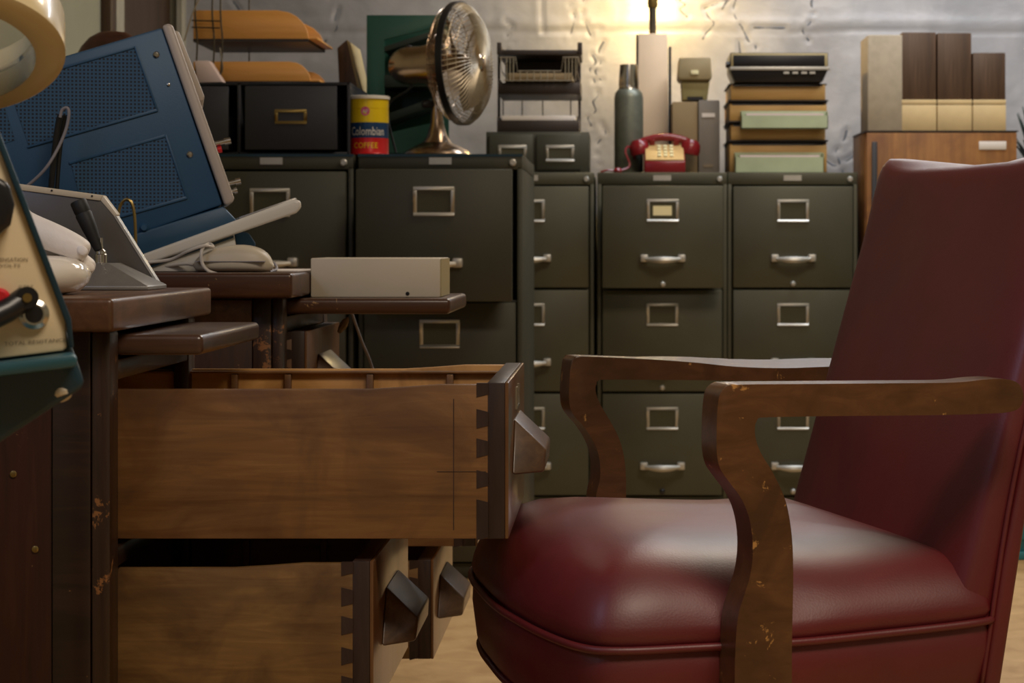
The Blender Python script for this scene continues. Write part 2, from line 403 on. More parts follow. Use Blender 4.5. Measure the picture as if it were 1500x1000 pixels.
# ================================================================== FILING CABINETS
CW, CH, CD = .38, .985, .68
def filing_cabinet(x0, yf, label, opens=(0, 0, 0), card=False, lockdark=(0, 0, 0), mat='olive'):
    """x0 = left side, yf = front plane"""
    t = thing('filing_cabinet', label, 'filing cabinet', (x0+CW/2, yf+CD/2, 0), 'olive green steel filing cabinets')
    x1 = x0+CW; m_ = M[mat]
    finish(B((x0, x0+.012, yf, yf+CD, .0, CH-.03), (x1-.012, x1, yf, yf+CD, .0, CH-.03), (x0+.012, x1-.012, yf+CD-.01, yf+CD, .03, CH-.03),
             (x0, x1, yf, yf+CD, CH-.036, CH), (x0+.012, x1-.012, yf+.012, yf+CD-.01, .0, .035),
             (x0+.012, x1-.012, yf+.014, yf+.03, .335, .343), (x0+.012, x1-.012, yf+.014, yf+.03, .638, .646)), 'cabinet_shell', m_, t, bev=.002)
    if mat == 'olive_dk': finish(B((x0-.001, x1+.001, yf-.002, yf, CH-.006, CH)), 'top_trim', M['teal_dk'], t)
    finish(B((x0+CW/2-.026, x0+CW/2+.026, yf-.0015, yf, CH-.024, CH-.008)), 'maker_plate', M['alu'], t)
    finish(lathe([(.0085, 0), (.0085, .006), (.006, .009), (0, .009)], (x1-.022, yf, CH-.02), (0, -1, 0), 14), 'lock', M['alu'], t)
    for k in range(3):
        zt = .944-.303*k; zb = zt-.296; p = opens[k]; y0 = yf-.018-p
        dr = finish(B((x0+.015, x1-.015, y0, y0+.02, zb, zt)), 'drawer', m_, t, bev=.003)
        if p > .03:
            finish(B((x0+.026, x0+.03, y0+.02, yf+.4, zb+.03, zt-.05), (x1-.03, x1-.026, y0+.02, yf+.4, zb+.03, zt-.05), (x0+.03, x1-.03, y0+.02, yf+.4, zb+.03, zb+.034)), 'drawer_tray', m_, dr)
        cx = x0+CW/2; zl = zt-.072; hw, hh, bw = .046, .033, .008
        finish(B((cx-hw, cx+hw, y0-.004, y0, zl+hh-bw, zl+hh), (cx-hw, cx+hw, y0-.004, y0, zl-hh, zl-hh+bw),
                 (cx-hw, cx-hw+bw, y0-.004, y0, zl-hh+bw, zl+hh-bw), (cx+hw-bw, cx+hw, y0-.004, y0, zl-hh+bw, zl+hh-bw)), 'label_holder', M['alu'], dr, bev=.001)
        finish(B((cx-hw+bw, cx+hw-bw, y0-.001, y0-.0002, zl-hh+bw, zl+hh-bw)), 'card_slot', M['slot'], dr)
        if card and k == 0:
            finish(B((cx-.028, cx+.026, y0-.0022, y0-.0012, zl-.014, zl+.014)), 'name_card', M['card'], dr)
        zh = zt-.211
        for s in (-1, 1):
            bx = cx+s*.054
            finish(B((bx-.011, bx+.011, y0-.022, y0, zh-.009, zh+.012)), 'handle_bracket', M['alu'], dr, bev=.003)
        pts = [(cx-.05+.1*i/12, y0-.02-.012*math.sin(PI*i/12), zh-.001-.003*math.sin(PI*i/12)) for i in range(13)]
        finish(tube(pts, lambda q: .005+.0055*math.sin(PI*q), 10), 'handle', M['alu'], dr)
        finish(lathe([(.008, 0), (.008, .004), (.005, .008), (0, .009)], (cx, y0, zt-.285), (0, -1, 0), 12), 'thumb_latch', M['black'] if lockdark[k] else M['alu'], dr)
    return t
YN = 4.75; YR = 6.0
xc2 = XW(765, YN)-CW
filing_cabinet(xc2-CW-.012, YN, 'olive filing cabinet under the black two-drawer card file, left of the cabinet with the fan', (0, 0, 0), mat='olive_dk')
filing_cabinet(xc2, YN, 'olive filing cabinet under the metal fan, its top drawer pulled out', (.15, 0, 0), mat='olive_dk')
filing_cabinet(XW(870, YR)-CW, YR, 'olive filing cabinet half hidden behind the fan cabinet, grey card file on top')
filing_cabinet(XW(875, YR), YR, 'olive filing cabinet under the red telephone, cream card in its top label frame', (.06, 0, 0), card=True, lockdark=(0, 0, 1))
filing_cabinet(XW(1066, YR), YR, 'olive filing cabinet next to the wooden cabinet, under the stacked tan trays')

# ================================================================== DESKS
def desk_drawer(desk, xf, xb, yn, yf, zt, zb, side, fr=M['wood_end'], shape=True, dividers=(), face=M['wood_front'], slot=False, pull=True, th=.011, rise=.005):
    """xf = outer face of the front board; xb = back end; yn/yf near and far sides"""
    ft = .0215; xs_ = xf-ft
    def sidepoly(y0, y1, bm=None):
        L = xs_-xb
        q = [(xb, zb), (xs_, zb), (xs_, zt), (xs_-.05, zt), (xs_-.09, zt-rise*.6), (xs_-.125, zt-rise), (xb, zt-rise)]
        return prism(Plane(0, y0, 0), q, 0, y1-y0, bm, px=False)
    bm = sidepoly(yn, yn+th)
    box(bm, xb, xb+.01, yn+th, yf-th, zb, zt-rise)
    dr = finish(bm, 'drawer', side, desk, bev=.0015)
    finish(sidepoly(yf-th, yf), 'far_side', M['wood_in'] if side is M['wood_side'] else side, dr, bev=.0015)
    finish(B((xb, xs_, yn+th, yf-th, zb+.012, zb+.018)), 'drawer_bottom', M['wood_in'], dr)
    finish(B((xs_-.001, xf-.004, yn+.0005, yf-.0005, zb, zt+.002)), 'front_board', fr, dr, bev=.001)
    finish(B((xf-.004, xf, yn+.0005, yf-.0005, zb, zt+.002)), 'front_face', face, dr, bev=.001)
    hgt = zt-zb; n = 5
    for i, (d0, d1) in enumerate(((-.0015, .0115), (.0265, .0435), (.0565, .0735), (.089, .105), (.119, .158))):
        z0 = zt-d0*hgt/.158; z1 = zt-d1*hgt/.158
        q = [(xs_-.012, z0+.0015 if i else z0), (xs_, z0-.0015 if i else z0), (xs_, z1+.0015), (xs_-.012, z1-.0015)]
        finish(prism(Plane(0, yn, 0), q, -.0006, .004, px=False), 'dovetail', fr, dr, bev=0)
    for xd in dividers:
        finish(B((xd-.004, xd+.004, yf-th-.008, yf-th, zb+.018, zt-rise-.006)), 'divider', M['wood_side'], dr, bev=.001)
    if dividers:
        finish(B((xb+.01, xs_, yf-th-.009, yf-th, zt-rise-.005, zt-rise-.002)), 'inner_ledge', M['wood_side'], dr, bev=.001)
    ym = (yn+yf)/2; hw = .105; zc = zt-hgt*.44
    if pull:
        bm = bmesh.new()
        v0 = [bm.verts.new(c_) for c_ in ((xf, ym-hw, zc-.032), (xf, ym+hw, zc-.032), (xf, ym+hw*.6, zc+.026), (xf, ym-hw*.6, zc+.026),
              (xf+.034, ym-hw*.72, zc-.032), (xf+.034, ym+hw*.72, zc-.032), (xf+.036, ym+hw*.62, zc-.008), (xf+.036, ym-hw*.62, zc-.008))]
        for f in ((0, 1, 2, 3), (4, 7, 6, 5), (0, 4, 5, 1), (3, 2, 6, 7), (0, 3, 7, 4), (1, 5, 6, 2)): bm.faces.new([v0[i] for i in f])
        finish(bm, 'pull', M['wood_pull'], dr, bev=.003, seg=3)
    if slot:
        finish(B((xf, xf+.002, ym-.03, ym-.024, zt-.035, zt-.013), (xf, xf+.002, ym+.024, ym+.03, zt-.035, zt-.013), (xf, xf+.002, ym-.03, ym+.03, zt-.038, zt-.035)), 'label_slot', M['chrome'], dr)
    return dr
def round_slab(x0, x1, y0, y1, z0, z1): return B((x0, x1, y0, y1, z0, z1))

# near desk ---------------------------------------------------------
Yd = 2.05; sd = F/Yd; XT = XW(165, Yd)
ZT1 = ZW(437, Yd); YE1 = 2.55
desk = thing('wooden_desk', 'worn dark wooden desk nearest the camera with two drawers pulled far out', 'desk', (-.95, 2.3, 0))
finish(B((-1.40, XT, Yd, YE1, ZT1-.034, ZT1)), 'desktop', M['wood_top'], desk, bev=.005, seg=3)
XBf = XT-.012; Yp = 2.09
zt_body = ZT1-.034
finish(B((XBf-.02, XBf, Yp, Yp+.035, .02, zt_body)), 'corner_post', M['wood_post'], desk, bev=.004, seg=2)
finish(B((XBf-.02, XBf, 2.475, 2.51, .02, zt_body)), 'corner_post', M['wood_post'], desk, bev=.004, seg=2)
xst = XW(76, Yp)
finish(B((xst, XBf-.0205, Yp, Yp+.02, .02, zt_body)), 'stile', M['wood_dark'], desk, bev=.002)
finish(B((-1.36, xst-.001, Yp+.004, Yp+.02, .05, zt_body)), 'end_panel', M['wood_panel'], desk, bev=.002)
finish(B((-1.36, XBf-.02, Yp+.02, 2.5, .02, .05)), 'plinth', M['wood_dark'], desk)
finish(B((-1.36, -1.34, Yp+.02, 2.5, .05, zt_body)), 'back_panel', M['wood_dark'], desk)
finish(B((-1.34, XBf-.02, 2.49, 2.505, .05, zt_body)), 'inner_panel', M['wood_dark'], desk)
# rails between openings
for z0, z1 in ((ZW(558, 2.11), ZW(528, 2.11)), (.443, .464), (.27, .285)):
    finish(B((XBf-.02, XBf-.002, Yp+.036, 2.474, z0, z1)), 'rail', M['wood_dark'], desk, bev=.002)
# writing slide
Ys = 2.13
finish(B((-1.2, XW(297, Ys), Ys, 2.47, ZW(520, Ys), ZW(490, Ys))), 'writing_slide', M['wood_slide'], desk, bev=.006, seg=3)
Y0 = 2.145
dX = lambda px: XW(px, 2.505)
desk_drawer(desk, XW(745, Y0), -.62, Y0, 2.47+.05-.02, ZW(563, Y0), ZW(789, Y0), M['wood_side'],
            dividers=[XW(px, 2.49) for px in (345, 423, 543, 660)], slot=True)
desk_drawer(desk, XW(547, Y0), -.82, Y0, 2.47+.05-.02, ZW(825, Y0), ZW(825, Y0)-.158, M['wood_side2'], dividers=[XW(px, 2.49) for px in (362, 475)])
desk_drawer(desk, XBf+.004, -1.0, Y0, 2.45, .265, .105, M['wood_side2'], pull=True)
mk = B((XW(664, Y0), XW(665.2, Y0), Y0-.0004, Y0+.001, ZW(776, Y0), ZW(584, Y0)), (XW(640, Y0), XW(712, Y0), Y0-.0004, Y0+.001, ZW(691, Y0), ZW(690.2, Y0)))
finish(mk, 'pencil_line', M['wood_end'], [c_ for c_ in desk.children if c_.name == 'drawer' or c_.name.startswith('drawer.')][0])
for px, py in ((52, 804), (20, 694)):
    finish(lathe([(.0035, 0), (.0035, .0015), (.002, .0022), (0, .0022)], P(px, py, Yp+.004), (0, -1, 0), 12), 'screw', M['brass'], desk)
# far desk ----------------------------------------------------------
Y2 = 2.76; X2 = XW(428, Y2); ZT2 = ZW(400, Y2)
desk2 = thing('wooden_desk', 'second dark wooden desk behind, holding the blue instrument and the cream box', 'desk', (-.9, 3.0, 0))
finish(B((-1.40, X2, Y2, 3.30, ZT2-.034, ZT2)), 'desktop', M['wood_slab'], desk2, bev=.005, seg=3)
Y2p = 2.81; X2b = XW(415, Y2p); zb2 = ZT2-.034
finish(B((X2b-.016, X2b, Y2p, Y2p+.035, .02, zb2)), 'corner_post', M['wood_post'], desk2, bev=.004)
finish(B((X2b-.016, X2b, 3.205, 3.24, .02, zb2)), 'corner_post', M['wood_post'], desk2, bev=.004)
finish(B((XW(370, Y2p), X2b-.0165, Y2p, Y2p+.02, .02, zb2)), 'stile', M['wood_post'], desk2, bev=.002)
finish(B((-1.36, XW(370, Y2p)-.001, Y2p+.004, Y2p+.02, .05, zb2)), 'end_panel', M['wood_panel'], desk2, bev=.002)
finish(B((-1.36, XW(370, Y2p)-.001, Y2p-.002, Y2p+.004, zb2-.05, zb2-.003)), 'top_rail', M['wood_top'], desk2, bev=.002)
finish(B((-1.36, X2b-.016, Y2p+.02, 3.23, .02, .05)), 'plinth', M['wood_dark'], desk2)
finish(B((-1.36, -1.34, Y2p+.02, 3.23, .05, zb2)), 'back_panel', M['wood_dark'], desk2)
finish(B((-1.34, X2b-.016, 3.21, 3.23, .05, zb2)), 'inner_panel', M['wood_dark'], desk2)
for z0, z1 in ((.655, .677), (.503, .516), (.343, .352)):
    finish(B((X2b-.02, X2b-.002, Y2p+.036, 3.204, z0, z1)), 'rail', M['wood_dark'], desk2, bev=.002)
Ys2 = 2.86
finish(B((-1.2, XW(660, Ys2), Ys2, 3.16, ZW(460, Ys2), ZW(437, Ys2))), 'writing_slide', M['wood_slab'], desk2, bev=.006, seg=3)
desk_drawer(desk2, XW(450, Ys2), -.8, Ys2, 3.19, .654, .518, M['wood_side'])
desk_drawer(desk2, XW(700, Ys2), -.7, Ys2, 3.19, .5, ZW(800, Ys2), M['wood_side'])
desk_drawer(desk2, XW(635, Ys2), -.7, Ys2, 3.19, ZW(822, Ys2), ZW(965, Ys2), M['wood_side2'])

# ================================================================== CHAIR
ca = math.atan2(.286, .958)
CHP = Plane(.099, 2.02, ca)
chair = thing('armchair', 'red leather swivel armchair with worn wooden arms in the foreground', 'chair', tuple(CHP.w(.09, 0, .27)))
def cw(u, t, z): return CHP.w(u, z, t)
# seat outline (u, t): front is u negative
ol = [(-.155, .36), (-.160, .28), (-.159, .20), (-.150, .095), (-.132, .02), (-.10, -.005), (-.03, -.010), (.06, -.013), (.16, -.008), (.24, -.008), (.283, -.005), (.300, .008), (.304, .06), (.305, .27), (.304, .47), (.295, .525), (.25, .540), (.16, .553), (.06, .560), (-.03, .558), (-.10, .552), (-.128, .525), (-.146, .45)]
OUT = catmull([(a, b_, 0) for a, b_ in ol], 6, True)
cen = Vector((.09, .273, 0)); ZP = .383
def zpipe(u): return .384+.009*max(0, (u-.08)/.22)**1.5
def ring(scale, dz, infl=0):
    r_ = []
    for p in OUT:
        d_ = p-cen; q = cen+d_*scale+d_.normalized()*infl
        r_.append(cw(q.x, q.y, zpipe(q.x)+dz))
    return r_
bm = bmesh.new()
prof = [(0, -.095, 0), (.90, -.095, 0), (1, -.085, -.014), (1, -.07, -.006), (1, -.03, 0), (1, -.008, -.001), (1, -.002, -.005), (1, .004, -.003), (1, .011, .001), (.992, .021, .001), (.975, .032, 0), (.945, .043, 0), (.90, .055, 0), (.83, .066, 0), (.73, .076, 0), (.6, .083, 0), (.42, .088, 0), (.2, .0905, 0), (0, .091, 0)]
rings = []
for s_, dz, inf in prof:
    if s_ == 0: rings.append([bm.verts.new(cw(cen.x, cen.y, zpipe(cen.x)+dz))])
    else: rings.append([bm.verts.new(p) for p in ring(s_, dz, inf)])
n = len(OUT)
for a, c_ in zip(rings, rings[1:]):
    for k in range(n):
        k2 = (k+1) % n
        if len(a) == 1: bm.faces.new((a[0], c_[k2], c_[k]))
        elif len(c_) == 1: bm.faces.new((a[k], a[k2], c_[0]))
        else: bm.faces.new((a[k], a[k2], c_[k2], c_[k]))
# dent where the near post presses the cushion
for v in bm.verts:
    u_ = (v.co-CHP.o).dot(CHP.u)
    if v.co.z > .40: v.co.z += .013*min(1, (v.co.z-.40)/.05)*max(0, min(1, (.14-u_)/.2))
    for tt in (-.0, .56):
        dpt = (v.co-cw(.06, tt, .40)); dd = math.hypot(dpt.x, dpt.y)
        if dd < .12 and v.co.z > .39: v.co += CHP.v*(.012 if tt < .1 else -.012)*math.exp(-(dd/.05)**2)*.8*min(1, (v.co.z-.39)/.025)
finish(bm, 'seat', M['leather'], chair, ang=180)
finish(tube(ring(1, 0, .0015), .0042, 8, closed=True), 'seat_piping', M['leather'], chair, ang=180)
finish(tube(ring(1, -.083, -.010), .004, 8, closed=True), 'lower_piping', M['leather'], chair, ang=180)
# backrest: rounded pad, leaning back
def back_section(z, extra=0):
    x0 = .262+.29*(z-.45); th_ = .066; hw_ = .250; ct = .250
    crown = .010
    pts = []
    NN = 44
    for i in range(NN):
        a = 2*PI*i/NN; c_, s_ = math.cos(a), math.sin(a)
        e = .42
        u = (abs(c_)**e)*(1 if c_ > 0 else -1); t = (abs(s_)**.34)*(1 if s_ > 0 else -1)
        uu = x0+th_/2+u*th_/2; tt = ct+t*hw_
        if u < 0: uu += -crown*(1-(t)**2)*.5
        pts.append((uu, tt))
    return pts
bm = bmesh.new(); rings = []
levels = [.315, .33, .36, .42, .48, .55, .62, .69, .75, .80, .835, .852, .862, .868]
for i, z in enumerate(levels):
    sec = back_section(z); k_ = [1]*9+[1, .995, .98, .93, .82]
    sc = k_[i]; x0 = .262+.29*(z-.45)+.0375; nr = []
    for u, t in sec:
        uu = x0+(u-x0)*(sc if i > 9 else (1 if i else .8)); tt = .246+(t-.246)*(1-(1-sc)*.25)
        corner = (abs(t-.246)/.252)**4
        zz = z+(.018*corner if z > .8 else 0)*((z-.8)/.068 if z > .8 else 0)
        # slight narrowing to the bottom
        nr.append(bm.verts.new(cw(uu, tt, zz)))
    rings.append(nr)
n = len(rings[0])
for a, c_ in zip(rings, rings[1:]):
    for k in range(n): bm.faces.new((a[k], a[(k+1) % n], c_[(k+1) % n], c_[k]))
bm.faces.new(rings[0][::-1])
ctop = bm.verts.new(cw(.262+.29*.42+.0375, .246, .868))
for k in range(n): bm.faces.new((rings[-1][k], rings[-1][(k+1) % n], ctop))
finish(bm, 'backrest', M['leather'], chair, ang=180)
# rear shell strip and seams on both sides
def seam(z): return .262+.29*(z-.45)+max(.026, .040-.12*(z-.435))+.006
for tt in (-.002, .502):
    pts = [cw(seam(z), tt, z) for z in (.325, .4, .5, .6, .7, .8, .845)]
    finish(tube(pts, .0028, 6, smooth=3), 'back_piping', M['leather'], chair, ang=180)
q = [(seam(z)+.002, z) for z in (.30, .45, .6, .75, .85)]+[(seam(z)+.021, z) for z in (.84, .7, .55, .4, .30)]
finish(prism(Plane(*(CHP.o+CHP.v*(-.006)).to_tuple()[:2], ca), q, 0, .504, px=False), 'rear_shell', M['leather'], chair, bev=.006, seg=3)
# arms
def arm(px_pts, t0, t1, name, mat, at, bev=.016, flare=0):
    q = [CHP.pick(a, b_, at) for a, b_ in px_pts]
    q = [(v.x, v.y) for v in catmull([(a, b_, 0) for a, b_ in q], 4, True)]
    bm = prism(CHP, q, t0, t1, px=False)
    if flare:
        for v in bm.verts:
            l_ = v.co-CHP.o; u_ = l_.dot(CHP.u); t_ = l_.dot(CHP.v)
            if v.co.z > .585 and t_ > t0+.01: v.co += CHP.v*flare*max(0, min(1, (u_-.03)/.14))**1.5+Vector((0, 0, (.007 if v.co.z > .606 else 0)*max(0, min(1, (u_-.1)/.12))))
    caps = sorted(bm.faces, key=lambda f: -len(f.verts))[:2]
    es = set(e for f in caps for e in f.edges)
    bmesh.ops.bevel(bm, geom=list(es), offset=bev, segments=5, profile=.5, affect='EDGES', clamp_overlap=True)
    return finish(bm, name, mat, chair, ang=60)
near = [(1056, 574), (1066, 565), (1085, 563), (1200, 562), (1320, 561), (1400, 560), (1440, 556), (1470, 555), (1490, 560), (1499, 575), (1496, 594), (1480, 603), (1440, 606), (1360, 608), (1240, 609), (1125, 611),
        (1110, 614), (1106, 625), (1107, 642), (1115, 664), (1132, 692), (1149, 728), (1157, 762), (1161, 800), (1162, 850), (1161, 900), (1160, 960), (1160, 1040), (1158, 1080),
        (1085, 1080), (1077, 1040), (1077, 960), (1081, 905), (1090, 872), (1099, 842), (1103, 805), (1099, 765), (1087, 732), (1067, 704), (1055, 686), (1050, 662), (1050, 620), (1052, 590)]
arm(near, -.056, -.012, 'armrest', M['arm'], -.056)
far = [(837, 532), (842, 524), (856, 522), (950, 526), (1020, 531), (1080, 537), (1150, 539), (1210, 537), (1270, 537), (1290, 542), (1290, 556), (1260, 560), (1180, 558), (1050, 557), (940, 556), (884, 556),
       (874, 559), (873, 575), (880, 593), (893, 615), (906, 640), (914, 668), (917, 700), (917, 740), (917, 860), (915, 880),
       (878, 880), (872, 860), (872, 740), (879, 700), (878, 672), (871, 650), (857, 627), (840, 607), (834, 590), (834, 560)]
arm(far, .560, .604, 'armrest', M['arm'], .560, flare=.03)
# swivel base
bc = cw(.09, .27, 0)
finish(lathe([(.028, .07), (.028, .2), (.05, .21), (.05, .28), (.09, .285), (.09, .292)], bc, seg=24), 'swivel_column', M['black_steel'], chair)
for k in range(4):
    a = ca+PI/4+k*PI/2; dv = Vector((math.cos(a), math.sin(a), 0))
    finish(tube([bc+Vector((0, 0, .12)), bc+dv*.1+Vector((0, 0, .11)), bc+dv*.28+Vector((0, 0, .07))], lambda q: .02-.006*q, 8), 'leg', M['arm'], chair)
    e = bc+dv*.28
    finish(lathe([(0, -.012), (.02, -.012), (.027, -.008), (.027, .008), (.02, .012), (0, .012)], e+Vector((0, 0, .027)), dv.cross(Vector((0, 0, 1))), 18), 'caster', M['black'], chair)
    finish(lathe([(.007, .04), (.007, .07)], e, seg=10), 'caster_stem', M['chrome'], chair)

# ================================================================== THINGS ON THE DESKS
# cream box on slide
Yx = 2.92; zs2 = ZW(437, Ys2)
bx = thing('cream_box', 'long cream metal box lying on the pulled-out slide of the far desk', 'box', (XW(550, Yx), Yx+.07, zs2))
finish(B((XW(455, Yx), XW(645, Yx), Yx, Yx+.15, zs2, ZW(378, Yx))), 'case', M['cream'], bx, bev=.002)
finish(B((XW(645, Yx), XW(645, Yx)+.0012, Yx+.002, Yx+.148, zs2+.001, ZW(378, Yx)-.001)), 'end_cap', M['cream_side'], bx)
finish(lathe([(.0028, 0), (.0028, .0006), (0, .0006)], P(597, 430, Yx)+Vector((0, 0, 0)), (0, -1, 0), 14), 'screw_hole', M['black'], bx)
# blue instrument, tilted, on white stand
a = math.radians(12)
SP = Plane(XW(330, 2.9), 2.9, a)
sc = thing('electronic_instrument', 'blue bench instrument with perforated side, tilted back on the far desk', 'instrument', tuple(SP.w(-.2, ZT2, .1)))
SD = .26
body = [(238, 40), (326, 300), (205, 342), (150, 358), (40, 386), (-60, 386), (-160, 190), (-120, 145)]
finish(prism(SP, body, 0, SD), 'case', M['blue'], sc, bev=.004, seg=2)
finish(prism(SP, [(205, 340), (327, 302), (346, 322), (342, 332), (204, 374), (150, 382), (140, 362)], -.004, SD), 'lower_skirt', M['blue_dk'], sc, bev=.003)
finish(prism(SP, [(237, 38), (246, 35), (253, 37), (343, 290), (341, 297), (329, 301)], -.006, SD+.006), 'front_bezel', M['bezel'], sc, bev=.004, seg=3)
finish(prism(SP, [(254, 42), (262, 44), (300, 140), (297, 146), (292, 146)], .02, SD), 'front_panel', M['bezel'], sc, bev=.002)
# vents
def vent(pts, name='vent'):
    fr = finish(prism(SP, pts, -.0012, .001), name, M['mesh'], sc)
    return fr
vent([(198, 71), (229, 160), (42, 213), (12, 125)]); vent([(243, 200), (272, 288), (128, 328), (104, 240)])
vent([(-2, 130), (22, 205), (-60, 230), (-80, 155)])
for pts in ([(196, 68), (199, 67), (232, 161), (229, 162)], [(196, 67), (197, 71), (10, 125), (9, 121)], [(40, 214), (41, 217), (232, 163), (230, 159)],
            [(241, 198), (244, 197), (275, 289), (272, 290)], [(241, 197), (242, 201), (102, 241), (101, 237)], [(126, 329), (127, 333), (275, 291), (273, 287)]):
    finish(prism(SP, pts, -.003, 0), 'vent_rim', M['blue'], sc, bev=.0006)
for px, py in ((229, 80), (278, 226)):
    finish(lathe([(.0045, 0), (.0045, .002), (.003, .0035), (0, .004)], SP.w(*SP.pick(px, py)), -SP.v, 16), 'screw', M['chrome'], sc)
finish(lathe([(.0022, 0), (.0022, .002), (0, .003)], SP.w(*SP.pick(247, 124)), -SP.v, 10), 'small_screw', M['chrome'], sc)
finish(lathe([(.0055, 0), (.0055, .006), (.004, .008), (0, .008)], SP.w(*SP.pick(211, 333)), -SP.v, 16), 'foot_button', M['blue'], sc)
for (px, py, l, mt) in ((318, 209, .022, 'chrome'), (313, 220, .014, 'red_bright'), (337, 268, .018, 'chrome'), (340, 280, .010, 'chrome')):
    finish(lathe([(.0035, 0), (.0035, l*.6), (.005, l*.6), (.005, l), (0, l)], SP.w(*SP.pick(px-2, py), .03), (.93, .2, .22), 12), 'knob', M[mt], sc)
# white keyboard tray + stand under it
tr = thing('instrument_stand', 'white tilted stand carrying the blue instrument, its grey tray sticking out right', 'stand', tuple(SP.w(-.1, ZT2, .1)))
finish(prism(SP, [(160, 390), (430, 292), (440, 294), (441, 304), (434, 312), (185, 398)], -.012, .30), 'tray_rim', M['white'], tr, bev=.004, seg=3)
finish(prism(SP, [(350, 318), (432, 289), (436, 291), (436, 294), (352, 322)], .01, .27), 'tray_surface', M['grey_metal'], tr, bev=.001)
finish(prism(SP, [(215, 398), (215, 390), (343, 341), (352, 398)], .004, .28), 'stand_base', M['white'], tr, bev=.003)
finish(prism(SP, [(345, 340), (352, 338), (368, 340), (378, 356), (378, 364), (350, 364)], .10, .30), 'hinge_block', M['blue'], tr, bev=.004)
finish(prism(SP, [(215, 391), (342, 345), (342, 348), (215, 394)], 0, .006), 'edge_strip', M['blue_dk'], tr)
# brass loop and black stylus stand before the instrument
# computer mouse
Ym = 2.87; mz = ZT2
mo = thing('computer_mouse', 'cream computer mouse with a looped cable on the corner of the far desk', 'mouse', (XW(350, Ym), Ym, mz))
def mouse_mesh(px0, px1, top, Yc, zb, half, mat, parent, split=True):
    bm = bmesh.new(); x0, x1 = XW(px0, Yc), XW(px1, Yc); hgt = ZW(top, Yc)-zb; NR = 14; rings = []
    L = x1-x0
    prof = [(.0, .10), (.04, .45), (.10, .62), (.22, .80), (.38, .93), (.55, 1.0), (.7, .98), (.83, .88), (.92, .70), (.975, .45), (1, .12)]
    for f, hh in prof:
        wd = half*(1-abs(2*f-1)**3.2)**.5 if 0 < f < 1 else half*.25
        ring_ = []
        for k in range(NR):
            an = 2*PI*k/NR; c_, s_ = math.cos(an), math.sin(an)
            e = .7
            yy = wd*(abs(c_)**e)*(1 if c_ > 0 else -1); zz = (abs(s_)**e)*(1 if s_ > 0 else -1)
            z_ = zb+hgt*.3+(hgt*hh-hgt*.3)*zz if zz > 0 else zb+hgt*.3+hgt*.3*min(1, hh*2)*zz
            ring_.append(bm.verts.new((x0+L*f, Yc+yy, z_)))
        rings.append(ring_)
    for a_, c_ in zip(rings, rings[1:]):
        for k in range(NR): bm.faces.new((a_[k], a_[(k+1) % NR], c_[(k+1) % NR], c_[k]))
    bm.faces.new(rings[0]); bm.faces.new(rings[-1][::-1])
    return finish(bm, 'shell', mat, parent, ang=180, sub=1)
mouse_mesh(283, 401, 357, Ym, mz, .030, M['cream'], mo)
bm = B((XW(292, Ym), XW(392, Ym), Ym-.0305, Ym+.0305, ZW(383, Ym), ZW(382, Ym)))
finish(bm, 'seam', M['cable_grey'], mo)
finish(tube([P(284, 388, Ym), P(270, 386, Ym+.01), P(235, 390, Ym+.02), P(205, 392, Ym+.02)], .0026, 8, smooth=5), 'strain_relief', M['cable_white'], mo)
pts = [P(215, 384, Ym-.02), P(250, 380, Ym-.02), P(275, 368, Ym-.034), P(298, 360, Ym-.035), P(312, 362, Ym-.02), P(306, 357, Ym), P(296, 365, Ym-.033), P(296, 385, Ym-.036), P(306, 397, Ym-.034), P(322, 402, Ym-.03)]
finish(tube(pts, .0024, 8, smooth=6), 'cable', M['cable_white'], mo)
o = finish(tube([P(395, 398, Ym+.02), P(405, 394, Ym+.05), P(402, 386, Ym+.09), P(390, 384, Ym+.12)], .002, 6, smooth=5), 'cable_tail', M['cable_grey'], mo)
tag(finish(B((XW(365, 2.92), XW(436, 2.92), 2.92, 3.1, ZT2, ZT2+.0015)), 'paper_sheet', M['paper']), 'white sheet of paper beside the computer mouse on the far desk', 'paper')
# things on the near desk
Zd = ZT1
Yg = 2.50
sp = thing('display_panel', 'dark grey slanted panel with cream rim standing at the back of the near desk', 'panel', (XW(80, Yg), Yg+.02, Zd))
GP = Plane(0, Yg, 0)
finish(prism(GP, [(-60, 268), (146, 290), (168, 317), (234, 421), (-60, 421)], 0, .012), 'panel_face', M['grey_panel'], sp, bev=.001)
finish(prism(GP, [(-60, 259), (18, 268), (151, 286), (147, 294), (18, 277), (-60, 268)], -.002, .016), 'top_rim', M['cream'], sp, bev=.001)
finish(prism(GP, [(151, 286), (172, 314), (169, 319), (146, 292)], -.001, .015), 'corner_rim', M['cream'], sp, bev=.001)
finish(prism(GP, [(170, 315), (236, 420), (233, 421), (168, 318)], -.001, .013), 'edge_strip', M['alu'], sp)
for px in (76, 135):
    finish(lathe([(.0012, 0), (.0012, .001), (0, .001)], P(px, 279 if px < 100 else 287, Yg-.002), (0, -1, 0), 8), 'screw', M['black'], sp)
finish(B((-.8, -.76, Yg+.017, Yg+.045, Zd, Zd+.1)), 'rear_foot', M['black'], sp)
